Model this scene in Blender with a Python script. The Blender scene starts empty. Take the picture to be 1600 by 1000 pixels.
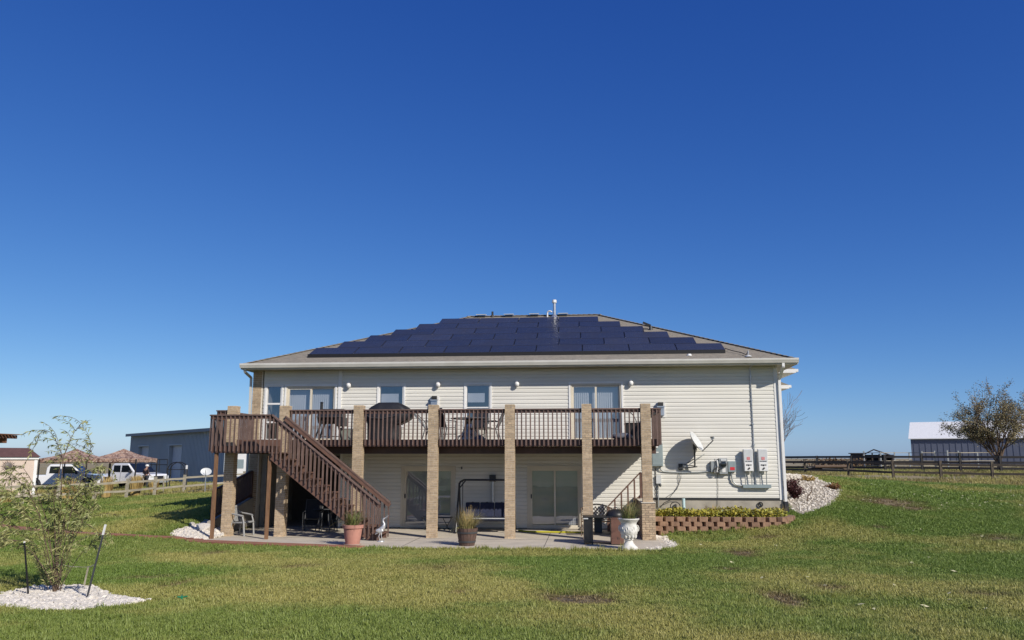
import bpy, bmesh, math, random
import numpy as np
from mathutils import Vector, Matrix
random.seed(7)
rng = np.random.default_rng(11)
R = math.radians
SC = bpy.context.scene
COL = SC.collection
# ------------------------------------------------------------------ camera, sky, sun, exposure
# world frame: X along the house front, Y into the house, Z up; front wall at y = 0, patio at z = 0
CAM_F, CAM_HOR, CAM_TH, CAM_H = 1275.0, 716.0, R(5.0), 2.36
CAM_P = math.atan((CAM_HOR - 500) / CAM_F)
cam_d = bpy.data.cameras.new('camera'); cam = bpy.data.objects.new('camera', cam_d); COL.objects.link(cam)
cam.location = (28.4 * math.sin(CAM_TH), -28.4 * math.cos(CAM_TH), CAM_H)
cam.rotation_euler = (R(90) + CAM_P, 0, CAM_TH)
cam_d.sensor_width = 36; cam_d.lens = 36 * CAM_F / 1600; cam_d.clip_end = 20000; cam_d.clip_start = .1
SC.camera = cam
SUN = Vector((1.06, -1.0, 0.95)).normalized()
world = bpy.data.worlds.new("World"); SC.world = world; world.use_nodes = True
wn = world.node_tree.nodes; wl = world.node_tree.links; wn.clear()
sky = wn.new('ShaderNodeTexSky'); sky.sky_type = 'NISHITA'; sky.sun_disc = False
sky.sun_elevation = math.asin(SUN.z); sky.sun_rotation = math.atan2(SUN.x, SUN.y)
sky.altitude = 1500; sky.air_density = 0.7; sky.dust_density = 1.5; sky.ozone_density = 1.0
bg = wn.new('ShaderNodeBackground'); bg.inputs[1].default_value = 0.11
wo = wn.new('ShaderNodeOutputWorld'); 
sp = wn.new('ShaderNodeSeparateColor'); cb = wn.new('ShaderNodeCombineColor'); wl.new(sky.outputs[0], sp.inputs[0])
for i_, (mul_, pw_) in enumerate(((.0332, 1.443), (.0712, 1.082), (.2138, .636))):   # the camera's own colour response to a clear high-plains sky
    p_ = wn.new('ShaderNodeMath'); p_.operation = 'POWER'; p_.inputs[1].default_value = pw_
    m_ = wn.new('ShaderNodeMath'); m_.operation = 'MULTIPLY'; m_.inputs[1].default_value = mul_/.11
    wl.new(sp.outputs[i_], p_.inputs[0]); wl.new(p_.outputs[0], m_.inputs[0]); wl.new(m_.outputs[0], cb.inputs[i_])
wl.new(cb.outputs[0], bg.inputs[0]); wl.new(bg.outputs[0], wo.inputs[0])
sun_d = bpy.data.lights.new('sun', 'SUN'); sun_d.energy = 4.6; sun_d.angle = R(.53); sun_d.color = (1, .94, .85)
sun = bpy.data.objects.new('sun', sun_d); COL.objects.link(sun); sun.location = (20, -20, 30)
sun.rotation_euler = (-SUN).to_track_quat('-Z', 'Y').to_euler()
vs = SC.view_settings; vs.view_transform = 'Standard'; vs.look = 'None'; vs.exposure = 0.0; vs.gamma = 1; vs.use_curve_mapping = False
SC.cycles.use_denoising = True
SC.cycles.max_bounces = 6; SC.cycles.transparent_max_bounces = 16
SC.cycles.caustics_reflective = False; SC.cycles.caustics_refractive = False

# ------------------------------------------------------------------ helpers
cam_f = Vector((-math.sin(CAM_TH), math.cos(CAM_TH), 0)); cam_r = Vector((math.cos(CAM_TH), math.sin(CAM_TH), 0))
def RAYS(px, py):
    a = 500-py; f = CAM_F*math.cos(CAM_P) - a*math.sin(CAM_P)
    return (px-800)/f, 1.0, (CAM_F*math.sin(CAM_P) + a*math.cos(CAM_P))/f
def plan2(px, py, d):
    """ground-plan position of something seen in direction px, py and d metres ahead of the lens"""
    p = cam.location + cam_f*d + cam_r*(RAYS(px, py)[0]*d); return p.x, p.y
def at(px, py, Y):
    r = RAYS(px, py); d = cam_f + cam_r*r[0] + Vector((0, 0, r[2])); t = (Y-cam.location.y)/d.y; return cam.location + d*t
def zat(py, d): return CAM_H + RAYS(800, py)[2]*d

def wloc(o):
    v = Vector((0, 0, 0))
    while o: v += o.location; o = o.parent
    return v
def tag(o, label=None, cat=None, group=None, kind=None):
    if label: o['label'] = label
    if cat: o['category'] = cat
    if group: o['group'] = group
    if kind: o['kind'] = kind
    return o
def thing(name, label, cat, loc=(0, 0, 0), group=None):
    o = bpy.data.objects.new(name, None); COL.objects.link(o); o.location = loc; o.empty_display_size = .1
    return tag(o, label, cat, group)
def inst(name, mesh, parent, loc, rot=(0, 0, 0), scale=None):
    o = bpy.data.objects.new(name, mesh); COL.objects.link(o)
    if parent: o.parent = parent; o.location = Vector(loc) - wloc(parent)
    else: o.location = loc
    o.rotation_euler = rot
    if scale: o.scale = scale
    return o
def copy_tree(o, parent=None):
    c = o.copy(); COL.objects.link(c)
    if parent: c.parent = parent
    for ch in list(o.children): copy_tree(ch, c)
    return c

class MB:
    def __init__(s): s.v = []; s.f = []; s.s = []
    def add(s, vs, fs, smooth=False):
        n = len(s.v); s.v += [tuple(v) for v in vs]; s.f += [tuple(i + n for i in f) for f in fs]; s.s += [smooth] * len(fs); return s
    BF = [(0, 3, 2, 1), (4, 5, 6, 7), (0, 1, 5, 4), (1, 2, 6, 5), (2, 3, 7, 6), (3, 0, 4, 7)]
    def box(s, x0, x1, y0, y1, z0, z1):
        return s.add([(x0, y0, z0), (x1, y0, z0), (x1, y1, z0), (x0, y1, z0), (x0, y0, z1), (x1, y0, z1), (x1, y1, z1), (x0, y1, z1)], MB.BF)
    def cbox(s, c, d): return s.box(c[0]-d[0]/2, c[0]+d[0]/2, c[1]-d[1]/2, c[1]+d[1]/2, c[2]-d[2]/2, c[2]+d[2]/2)
    def bar(s, p, q, w, h, up=(0, 0, 1)):
        """box beam p to q, w wide sideways, h tall along up"""
        p, q, up = Vector(p), Vector(q), Vector(up); d = (q - p).normalized()
        if abs(d.dot(up)) > .98: up = Vector((0, 1, 0))
        sd = d.cross(up).normalized(); u = sd.cross(d)
        a, b = sd * w / 2, u * h / 2
        return s.add([p-a-b, p+a-b, p+a+b, p-a+b, q-a-b, q+a-b, q+a+b, q-a+b], [(0,1,2,3),(7,6,5,4),(0,4,5,1),(1,5,6,2),(2,6,7,3),(3,7,4,0)])
    def tube(s, pts, r, seg=8, cap=True):
        pts = [Vector(p) for p in pts]; n = len(pts); rs = r if isinstance(r, (list, tuple)) else [r] * n
        vs = []; prev = None
        for i, p in enumerate(pts):
            d = (pts[min(i+1, n-1)] - pts[max(i-1, 0)]).normalized()
            if prev is None: a = d.orthogonal().normalized()
            else:
                a = prev - d * prev.dot(d)
                a = a.normalized() if a.length > 1e-6 else d.orthogonal().normalized()
            prev = a; b = d.cross(a)
            for k in range(seg):
                t = 2 * math.pi * k / seg; vs.append(p + (a * math.cos(t) + b * math.sin(t)) * rs[i])
        fs = [(i*seg+k, i*seg+(k+1) % seg, (i+1)*seg+(k+1) % seg, (i+1)*seg+k) for i in range(n-1) for k in range(seg)]
        s.add(vs, fs, True)
        if cap: s.add(vs[:seg], [tuple(range(seg))[::-1]]); s.add(vs[-seg:], [tuple(range(seg))])
        return s
    def lathe(s, prof, c=(0, 0, 0), seg=24, cap=True):
        vs = []; n = len(prof)
        for r, z in prof:
            for k in range(seg):
                t = 2*math.pi*k/seg; vs.append((c[0]+r*math.cos(t), c[1]+r*math.sin(t), c[2]+z))
        fs = [(i*seg+k, i*seg+(k+1) % seg, (i+1)*seg+(k+1) % seg, (i+1)*seg+k) for i in range(n-1) for k in range(seg)]
        s.add(vs, fs, True)
        if cap: s.add(vs[:seg], [tuple(range(seg))[::-1]]); s.add(vs[-seg:], [tuple(range(seg))])
        return s
    def ell(s, c, rx, ry, rz, seg=14, rings=8, jit=0):
        vs = []; 
        for i in range(rings+1):
            ph = math.pi*i/rings
            for k in range(seg):
                t = 2*math.pi*k/seg; j = 1 + random.uniform(-jit, jit)
                vs.append((c[0]+rx*j*math.sin(ph)*math.cos(t), c[1]+ry*j*math.sin(ph)*math.sin(t), c[2]+rz*j*math.cos(ph)))
        fs = [(i*seg+k, (i+1)*seg+k, (i+1)*seg+(k+1) % seg, i*seg+(k+1) % seg) for i in range(rings) for k in range(seg)]
        return s.add(vs, fs, True)
    def prism(s, poly, plane, a, b):
        m = {'xz': lambda p, t: (p[0], t, p[1]), 'yz': lambda p, t: (t, p[0], p[1]), 'xy': lambda p, t: (p[0], p[1], t)}[plane]
        n = len(poly)
        vs = [m(p, a) for p in poly] + [m(p, b) for p in poly]
        return s.add(vs, [tuple(range(n)), tuple(range(2*n-1, n-1, -1))] + [(i, i+n, (i+1) % n+n, (i+1) % n) for i in range(n)])
    def quad(s, *p): return s.add(p, [tuple(range(len(p)))])
    def mesh(s, name, mat, off=(0, 0, 0), normals=True):
        me = bpy.data.meshes.new(name)
        off = Vector(off)
        if off.length: vv = [(v[0]-off.x, v[1]-off.y, v[2]-off.z) for v in s.v]
        else: vv = s.v
        me.from_pydata(vv, [], s.f)
        me.polygons.foreach_set('use_smooth', s.s)
        if normals and len(s.f) < 20000:
            bm = bmesh.new(); bm.from_mesh(me); bmesh.ops.remove_doubles(bm, verts=bm.verts, dist=1e-5) if any(s.s) else None
            bmesh.ops.recalc_face_normals(bm, faces=bm.faces); bm.to_mesh(me); bm.free()
            if any(s.s):
                try: me.set_sharp_from_angle(angle=R(42))
                except Exception: pass
        if mat: me.materials.append(mat)
        me.update(); return me
    def build(s, name, mat, parent=None, loc=None, bevel=0, normals=True):
        """loc: origin of the object (world); vertices are given in world coordinates"""
        base = Vector(loc) if loc is not None else (wloc(parent) if parent else Vector((0, 0, 0)))
        o = bpy.data.objects.new(name, s.mesh(name, mat, base, normals)); COL.objects.link(o)
        if parent: o.parent = parent; o.location = base - wloc(parent)
        else: o.location = base
        if bevel:
            m = o.modifiers.new('bevel', 'BEVEL'); m.width = bevel; m.segments = 2; m.limit_method = 'ANGLE'
        return o

# ------------------------------------------------------------------ materials
def nodes_mat(name):
    m = bpy.data.materials.new(name); m.use_nodes = True; nt = m.node_tree
    return m, nt, nt.nodes['Principled BSDF']
def mixcol(nt, fac, a, b):
    n = nt.nodes.new('ShaderNodeMix'); n.data_type = 'RGBA'
    for sock, val in ((n.inputs[0], fac), (n.inputs[6], a), (n.inputs[7], b)):
        if hasattr(val, 'links') or hasattr(val, 'is_linked'): nt.links.new(val, sock)
        elif isinstance(val, (tuple, list)): sock.default_value = (*val[:3], 1)
        else: sock.default_value = val
    return n.outputs[2]
def noise(nt, scale, detail=4, rough=.55, coord='Object', stretch=None):
    tc = nt.nodes.new('ShaderNodeTexCoord'); n = nt.nodes.new('ShaderNodeTexNoise')
    n.inputs['Scale'].default_value = scale; n.inputs['Detail'].default_value = detail; n.inputs['Roughness'].default_value = rough
    src = tc.outputs[coord] if coord != 'World' else nt.nodes.new('ShaderNodeNewGeometry').outputs['Position']
    if stretch:
        mp = nt.nodes.new('ShaderNodeMapping'); mp.inputs['Scale'].default_value = stretch
        nt.links.new(src, mp.inputs[0]); src = mp.outputs[0]
    nt.links.new(src, n.inputs['Vector']); return n.outputs['Fac']
def ramp(nt, src, p0, p1, c0=(0, 0, 0), c1=(1, 1, 1)):
    r = nt.nodes.new('ShaderNodeValToRGB'); e = r.color_ramp.elements
    e[0].position = p0; e[0].color = (*c0, 1); e[1].position = p1; e[1].color = (*c1, 1)
    nt.links.new(src, r.inputs[0]); return r.outputs[0]
def bump(nt, b, src, dist, strength=.6):
    n = nt.nodes.new('ShaderNodeBump'); n.inputs['Distance'].default_value = dist; n.inputs['Strength'].default_value = strength
    nt.links.new(src, n.inputs['Height']); nt.links.new(n.outputs[0], b.inputs['Normal'])
def MAT(name, c, c2=None, rough=.6, metal=0, scale=6, detail=5, lo=.35, hi=.68, stretch=None, bmp=0, bscale=None, coord='World', rnd=0, coat=0):
    """plain surface whose colour drifts between c and c2, with optional fine relief and per-object variation"""
    m, nt, b = nodes_mat(name)
    b.inputs['Roughness'].default_value = rough; b.inputs['Metallic'].default_value = metal
    if coat: b.inputs['Coat Weight'].default_value = coat; b.inputs['Coat Roughness'].default_value = .05
    if c2 is None: c2 = tuple(x * .82 for x in c)
    nz = noise(nt, scale, detail, coord=coord, stretch=stretch)
    col = mixcol(nt, ramp(nt, nz, lo, hi), c, c2)
    if rnd:
        oi = nt.nodes.new('ShaderNodeObjectInfo'); hs = nt.nodes.new('ShaderNodeHueSaturation')
        mr = nt.nodes.new('ShaderNodeMapRange'); mr.inputs[3].default_value = 1 - rnd; mr.inputs[4].default_value = 1 + rnd
        nt.links.new(oi.outputs['Random'], mr.inputs[0]); nt.links.new(mr.outputs[0], hs.inputs['Value']); nt.links.new(col, hs.inputs['Color']); col = hs.outputs[0]
    nt.links.new(col, b.inputs['Base Color'])
    if bmp: bump(nt, b, noise(nt, bscale or scale * 6, 4, coord=coord, stretch=stretch), bmp)
    return m
M = {}
M['siding'] = MAT('vinyl_siding', (.73, .705, .63), (.665, .64, .57), rough=.45, scale=1.1, stretch=(.35, 1, 1.6), rnd=.03)
M['sheath'] = MAT('sheathing', (.34, .32, .28), rough=.9)
M['white'] = MAT('white_trim', (.80, .79, .76), (.72, .71, .68), rough=.4, scale=2)
M['trimtan'] = MAT('tan_vinyl_frame', (.66, .60, .48), (.60, .54, .43), rough=.45, scale=2)
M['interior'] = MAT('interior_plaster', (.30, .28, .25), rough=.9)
M['blind'] = MAT('vertical_blind', (.74, .75, .74), (.68, .69, .68), rough=.7, scale=3)
M['brick'] = MAT('tan_brick', (.50, .385, .25), (.37, .27, .175), rough=.85, scale=14, bmp=.004, bscale=70, rnd=.16)
M['mortar'] = MAT('mortar', (.70, .64, .53), (.60, .54, .44), rough=.95, scale=20, bmp=.003)
M['wood'] = MAT('stained_deck_wood', (.108, .057, .043), (.068, .036, .028), rough=.55, scale=5, stretch=(1, 1, 1), bmp=.002, bscale=40, rnd=.14)
M['woodpale'] = MAT('worn_deck_wood', (.165, .088, .062), (.115, .062, .044), rough=.6, scale=6, bmp=.002, rnd=.14)
M['balwood'] = MAT('weathered_baluster_wood', (.165, .108, .088), (.115, .073, .059), rough=.6, scale=5, bmp=.002, bscale=40, rnd=.16)
M['post'] = MAT('cedar_post', (.24, .13, .065), (.15, .08, .042), rough=.7, scale=5, stretch=(3, 3, .6), bmp=.003)
M['concrete'] = MAT('patio_concrete', (.60, .53, .42), (.48, .425, .34), rough=.9, scale=1.6, bmp=.003, bscale=60)
M['found'] = MAT('foundation_concrete', (.42, .38, .31), (.30, .27, .22), rough=.92, scale=2.5, bmp=.004, bscale=50)
M['red'] = MAT('red_edging', (.36, .15, .085), (.25, .115, .07), rough=.9, scale=3, bmp=.003)
M['block'] = MAT('retaining_block', (.33, .20, .125), (.22, .13, .085), rough=.95, scale=9, bmp=.012, bscale=38, rnd=.18)
M['flash'] = MAT('dark_flashing', (.035, .033, .03), rough=.5)
M['gutter'] = MAT('gutter_metal', (.62, .60, .54), (.54, .52, .46), rough=.35, scale=2)
M['soffit'] = MAT('soffit', (.58, .54, .44), rough=.6)
M['black'] = MAT('black_metal', (.016, .016, .017), (.024, .023, .022), rough=.4, scale=8)
M['skirt'] = MAT('black_skirt', (.006, .006, .008), rough=.7)
M['blackmat'] = MAT('black_cover_cloth', (.011, .011, .013), (.018, .018, .021), rough=.55, scale=4, bmp=.02, bscale=5)
M['darkgrey'] = MAT('dark_grey_metal', (.06, .062, .066), rough=.5)
M['grey'] = MAT('grey_metal', (.34, .36, .36), (.29, .31, .31), rough=.42, metal=.2)
M['greypanel'] = MAT('grey_painted_panel', (.27, .33, .34), (.23, .28, .29), rough=.45)
M['ltgrey'] = MAT('light_grey_enclosure', (.60, .61, .60), (.54, .55, .54), rough=.4)
M['galv'] = MAT('galvanised_steel', (.60, .61, .62), (.45, .46, .47), rough=.32, metal=.75, scale=10)
M['redlogo'] = MAT('red_logo_print', (.62, .03, .045), (.55, .03, .04), rough=.5)
M['ink'] = MAT('black_print', (.02, .02, .025), rough=.5)
M['navy'] = MAT('navy_cushion', (.020, .026, .060), (.014, .018, .042), rough=.85, scale=8, bmp=.006, bscale=60)
M['terra'] = MAT('terracotta', (.50, .24, .18), (.42, .20, .15), rough=.8, scale=5, bmp=.002)
M['urn'] = MAT('white_urn', (.70, .68, .62), (.48, .46, .41), rough=.75, scale=9, lo=.45, hi=.75, bmp=.012, bscale=26)
M['barrelwood'] = MAT('barrel_wood', (.13, .075, .055), (.07, .045, .036), rough=.8, scale=12, stretch=(2, 2, .5))
M['soil'] = MAT('soil', (.07, .045, .03), (.035, .024, .017), rough=1, scale=14, bmp=.02)
M['stone'] = MAT('white_stone', (.72, .67, .59), (.47, .42, .35), rough=.85, scale=9, rnd=.16, coord='Object')
M['plastic'] = MAT('shade_greyed_white_plastic', (.32, .32, .31), (.26, .26, .25), rough=.5)  # white plastic, greyed in its base colour to stand for shade on the chair
M['brownbox'] = MAT('brown_cabinet', (.17, .085, .06), (.14, .07, .05), rough=.5)
M['yellow'] = MAT('yellow_hose', (.60, .55, .04), rough=.5)
M['rustiron'] = MAT('ornate_iron', (.16, .105, .06), (.08, .055, .035), rough=.6, scale=20)
M['silver'] = MAT('silver_statue', (.62, .63, .64), (.42, .43, .44), rough=.4, metal=.4, scale=18, bmp=.006, bscale=50)
M['fence'] = MAT('weathered_fence_rail', (.40, .36, .27), (.26, .23, .165), rough=.85, scale=5, stretch=(.5, .5, 3), rnd=.12)
M['fencedark'] = MAT('old_fence_rail', (.115, .093, .065), (.07, .056, .04), rough=.85, scale=4, rnd=.12)
M['pipefence'] = MAT('dark_stained_fence', (.020, .017, .016), rough=.6)
M['bark'] = MAT('bark', (.17, .115, .075), (.09, .062, .045), rough=.9, scale=16, bmp=.01)
M['strawgrass'] = MAT('dry_ornamental_grass', (.50, .36, .13), (.36, .25, .09), rough=.8, scale=3)
M['greengrass'] = MAT('strappy_green_leaf', (.10, .14, .035), (.21, .19, .06), rough=.6, scale=9)
M['mixgrass'] = MAT('olive_ornamental_grass', (.19, .19, .06), (.36, .27, .12), rough=.7, scale=7)
M['willow'] = MAT('willow_leaf', (.19, .225, .065), (.35, .33, .13), rough=.55, scale=3.2)
M['treeleaf'] = MAT('autumn_olive_leaf', (.175, .165, .075), (.27, .21, .105), rough=.7, scale=.35, detail=3)
M['yellowleaf'] = MAT('yellow_green_ground_cover', (.30, .30, .035), (.44, .35, .05), rough=.6, scale=2.6)
M['redleaf'] = MAT('maroon_leaf', (.075, .015, .018), (.045, .012, .012), rough=.6, scale=5)
M['green'] = MAT('green_plastic', (.01, .22, .10), rough=.4)
M['carwhite'] = MAT('white_car_paint', (.80, .80, .80), (.77, .77, .77), rough=.3, coat=.6)
M['tyre'] = MAT('tyre_rubber', (.018, .018, .018), rough=.8)
M['carglass'] = MAT('dark_car_glass', (.012, .015, .018), rough=.06, coat=.5)
M['bluegrey'] = MAT('blue_grey_steel', (.37, .41, .43), (.33, .37, .39), rough=.5, scale=.5)
M['doorgrey'] = MAT('pale_roll_door', (.55, .57, .60), rough=.5)
M['barnwall'] = MAT('slate_barn_steel', (.125, .14, .19), (.11, .125, .17), rough=.5, scale=.4)
M['barnroof'] = MAT('white_barn_roof', (.90, .89, .85), rough=.45)
M['shedwall'] = MAT('tan_shed_board', (.62, .50, .41), (.57, .46, .38), rough=.7, scale=1)
M['shedroof'] = MAT('brown_shed_roof', (.13, .065, .055), (.10, .05, .042), rough=.8, scale=4)
M['skin'] = MAT('skin', (.42, .25, .18), rough=.6)
M['shirt'] = MAT('dark_plum_shirt', (.028, .018, .026), rough=.8)
M['jeans'] = MAT('dark_jeans', (.03, .035, .05), rough=.85)
M['cap'] = MAT('white_cap', (.72, .72, .70), rough=.7)
M['rope'] = MAT('pale_tie_rope', (.62, .58, .48), rough=.8)
M['wire'] = MAT('cable', (.10, .10, .10), rough=.5)
def solar_mat():
    m, nt, b = nodes_mat('solar_cell_glass')
    b.inputs['Roughness'].default_value = .12; b.inputs['IOR'].default_value = 1.5
    tc = nt.nodes.new('ShaderNodeTexCoord'); br = nt.nodes.new('ShaderNodeTexBrick')
    mp = nt.nodes.new('ShaderNodeMapping'); mp.inputs['Scale'].default_value = (1, 1, 1)
    br.offset = 0; br.squash = 1
    br.inputs['Scale'].default_value = 1; br.inputs['Brick Width'].default_value = .158; br.inputs['Row Height'].default_value = .158
    br.inputs['Mortar Size'].default_value = .004
    br.inputs['Color1'].default_value = (.033, .033, .041, 1); br.inputs['Color2'].default_value = (.038, .038, .047, 1); br.inputs['Mortar'].default_value = (.026, .026, .032, 1)
    nt.links.new(tc.outputs['Object'], mp.inputs[0]); nt.links.new(mp.outputs[0], br.inputs['Vector'])
    oi = nt.nodes.new('ShaderNodeObjectInfo'); hs = nt.nodes.new('ShaderNodeHueSaturation'); mr = nt.nodes.new('ShaderNodeMapRange')
    mr.inputs[3].default_value = .85; mr.inputs[4].default_value = 1.25; nt.links.new(oi.outputs['Random'], mr.inputs[0]); nt.links.new(mr.outputs[0], hs.inputs['Value'])
    nt.links.new(br.outputs['Color'], hs.inputs['Color']); nt.links.new(hs.outputs[0], b.inputs['Base Color'])
    dust = noise(nt, 1.3, 5, coord='World'); nt.links.new(ramp(nt, dust, .3, .8, (.22, .22, .22), (.40, .40, .40)), b.inputs['Roughness'])
    return m
M['solar'] = solar_mat()
def glass_mat():
    m = bpy.data.materials.new('window_glass'); m.use_nodes = True; nt = m.node_tree; nt.nodes.clear()
    out = nt.nodes.new('ShaderNodeOutputMaterial'); mx = nt.nodes.new('ShaderNodeMixShader')
    tr = nt.nodes.new('ShaderNodeBsdfTransparent'); tr.inputs[0].default_value = (.66, .68, .72, 1)
    gl = nt.nodes.new('ShaderNodeBsdfGlossy'); gl.inputs['Roughness'].default_value = .015; gl.inputs[0].default_value = (.95, .97, 1, 1)
    lwt = nt.nodes.new('ShaderNodeLayerWeight'); lwt.inputs[0].default_value = .5
    pw = nt.nodes.new('ShaderNodeMath'); pw.operation = 'POWER'; pw.inputs[1].default_value = 4; nt.links.new(lwt.outputs['Facing'], pw.inputs[0])
    lw = nt.nodes.new('ShaderNodeMath'); lw.operation = 'MULTIPLY_ADD'; lw.inputs[1].default_value = .7; lw.inputs[2].default_value = .20; nt.links.new(pw.outputs[0], lw.inputs[0])
    bp = nt.nodes.new('ShaderNodeBump'); bp.inputs['Distance'].default_value = .02; bp.inputs['Strength'].default_value = .12
    nt.links.new(noise(nt, 1.1, 2, coord='World'), bp.inputs['Height']); nt.links.new(bp.outputs[0], gl.inputs['Normal'])
    nt.links.new(lw.outputs[0], mx.inputs[0]); nt.links.new(tr.outputs[0], mx.inputs[1]); nt.links.new(gl.outputs[0], mx.inputs[2]); nt.links.new(mx.outputs[0], out.inputs[0])
    return m
M['glass'] = glass_mat()
def shingle_mat():
    m, nt, b = nodes_mat('asphalt_shingle'); b.inputs['Roughness'].default_value = .95
    n1 = noise(nt, 5.5, 3, coord='World', stretch=(1, 2.2, 1)); n2 = noise(nt, 60, 3, coord='World')
    c = mixcol(nt, ramp(nt, n1, .38, .62), (.27, .235, .19), (.155, .14, .118))
    c = mixcol(nt, ramp(nt, n2, .35, .7), c, (.30, .265, .21)); nt.links.new(c, b.inputs['Base Color'])
    bump(nt, b, n2, .006)
    return m
M['shingle'] = shingle_mat()
def camo_mat():
    m, nt, b = nodes_mat('leaf_print_canopy'); b.inputs['Roughness'].default_value = .9
    a = noise(nt, 4.5, 4, .7, coord='World'); d = noise(nt, 7.5, 3, .7, coord='World', stretch=(1.3, 1.3, 2))
    c = mixcol(nt, ramp(nt, a, .44, .56), (.13, .062, .045), (.42, .27, .19)); c = mixcol(nt, ramp(nt, d, .56, .62), c, (.60, .50, .40))
    nt.links.new(c, b.inputs['Base Color']); return m
M['camo'] = camo_mat()
# ------------------------------------------------------------------ terrain
def vnoise(x, y, s, seed=0):
    x = np.asarray(x, float) / s; y = np.asarray(y, float) / s
    xi = np.floor(x).astype(np.int64); yi = np.floor(y).astype(np.int64); fx = x - xi; fy = y - yi
    fx = fx * fx * (3 - 2 * fx); fy = fy * fy * (3 - 2 * fy)
    def h(a, b):
        n = (a * 374761393 + b * 668265263 + seed * 974711) & 0x7fffffff
        n = ((n ^ (n >> 13)) * 1274126177) & 0x7fffffff
        return ((n ^ (n >> 16)) & 0xffff) / 65535.0
    return (h(xi, yi)*(1-fx)+h(xi+1, yi)*fx)*(1-fy) + (h(xi, yi+1)*(1-fx)+h(xi+1, yi+1)*fx)*fy
CTRL = np.array([
    (2.5, -32, .82), (-8, -28, .62), (14, -28, .62), (2.5, -24, .56), (2.5, -20, .42), (-8, -20, .36), (12, -20, .38), (2, -14, .20), (-8, -14, .15), (10, -14, .20),
    (-2, -10, .07), (5, -10, .07), (-10, -10, .05), (-3, -7, -.03), (1, -7, -.03), (4, -7, -.03), (-8, -6.6, -.03), (-9.4, -4.6, -.02), (6, -6.2, .03),
    (-4, -3, -.03), (0, -3, -.03), (3, -3, -.03), (-7, -2, -.03), (-9.4, -3.4, .12), (-9.6, -1.5, .42), (-9.8, 0, .62), (-10, 4, .95), (-10, 9, 1.2), (-10.5, 14, 1.1),
    (-14, -3, .03), (-18, -1, .02), (-13, 2, .35), (-18, 4, .12), (-14, 10, .6), (-20, 14, .22), (-26, 8, .08), (-28, -4, -.05), (-24, -14, .0), (-20, -24, .2), (-16, 20, .6), (-28, 20, .12),
    (4.9, -2.6, -.04), (6.5, -2.4, .06), (8.6, -2.2, .26), (10.5, -2.0, .42), (9.6, 0, .62), (9.8, 3, 1.02), (10.2, 6, 1.45), (10.6, 9, 1.68), (10.5, 13, 1.72), (13, 2.0, .80), (15, 6, 1.02), (13.5, 10, 1.42), (14, 18, 1.42), (18, 14, 1.12), (17, 22, 1.16),
    (14, -6, .22), (18, -2, .30), (22, 4, .70), (24, -8, .20), (24, -18, .25), (28, 14, .96), (30, 24, 1.0), (5, 14, 1.95), (0, 14, 2.0), (-6, 14, 1.7), (0, 24, 1.8), (8, 26, 1.5),
    (-40, 40, .05), (-20, 45, .2), (0, 50, .9), (20, 50, 1.1), (40, 40, 1.05), (45, 10, .8), (45, -20, .3), (-45, 10, -.1), (-45, -25, 0), (0, -60, 1.0),
    (60, 80, 1.2), (30, 90, 1.2), (0, 90, .7), (-40, 90, .0), (-80, 80, -.1), (90, 40, 1.0), (80, 130, 1.4), (-90, 20, -.1)], float)
def _rbf():
    d = np.hypot(CTRL[:, None, 0]-CTRL[None, :, 0], CTRL[:, None, 1]-CTRL[None, :, 1])
    n = len(CTRL); A = np.zeros((n+1, n+1)); A[:n, :n] = -np.sqrt(d*d+1.0) ; A[:n, :n] += np.eye(n)*-.02; A[:n, n] = 1; A[n, :n] = 1
    return np.linalg.solve(A, np.append(CTRL[:, 2], 0))
RBF = _rbf()
def hgt(x, y):
    x = np.asarray(x, float); y = np.asarray(y, float); sh = x.shape; x = x.ravel(); y = y.ravel()
    z = np.full(x.shape, RBF[-1])
    for (cx, cy, _), w in zip(CTRL, RBF[:-1]): z -= w*np.sqrt((x-cx)**2+(y-cy)**2+1.0)
    r = np.hypot(x, y-20); t = np.clip((r-90)/80, 0, 1); t = t*t*(3-2*t)
    z = z*(1-t)+t*.35
    z += (vnoise(x, y, 2.3, 5)-.5)*.03 + (vnoise(x, y, .8, 6)-.5)*.012
    return z.reshape(sh)
def h1(x, y): return float(hgt(np.array([x]), np.array([y]))[0])

PATIO = [(-8.62, -4.75), (-3.55, -6.02), (-3.0, -6.30), (4.35, -6.36), (4.72, -5.6), (4.72, .1), (-9.15, .1), (-9.15, -3.2)]
def inpoly(px, py, poly):
    px = np.asarray(px, float); py = np.asarray(py, float); c = np.zeros(px.shape, bool); n = len(poly)
    for i in range(n):
        x0, y0 = poly[i]; x1, y1 = poly[(i+1) % n]
        if y0 == y1: continue
        t = (py-y0)/(y1-y0); c ^= ((y0 > py) != (y1 > py)) & (px < x0+t*(x1-x0))
    return c
def dist_line(px, py, pts):
    d = np.full(np.shape(px), 1e9)
    for (x0, y0), (x1, y1) in zip(pts[:-1], pts[1:]):
        L = (x1-x0)**2+(y1-y0)**2; t = np.clip(((px-x0)*(x1-x0)+(py-y0)*(y1-y0))/L, 0, 1)
        d = np.minimum(d, np.hypot(px-x0-t*(x1-x0), py-y0-t*(y1-y0)))
    return d
def blob(cx, cy, rx, ry, n=26, seed=1, j=.12):
    r = random.Random(seed); ph = [r.uniform(0, 6.28) for _ in range(3)]
    return [(cx+rx*math.cos(t)*(1+j*math.sin(3*t+ph[0])+j*.6*math.sin(5*t+ph[1])), cy+ry*math.sin(t)*(1+j*math.sin(2*t+ph[2])))
            for t in [2*math.pi*i/n for i in range(n)]]
_DD = np.arange(4, 140, .2)
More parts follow.
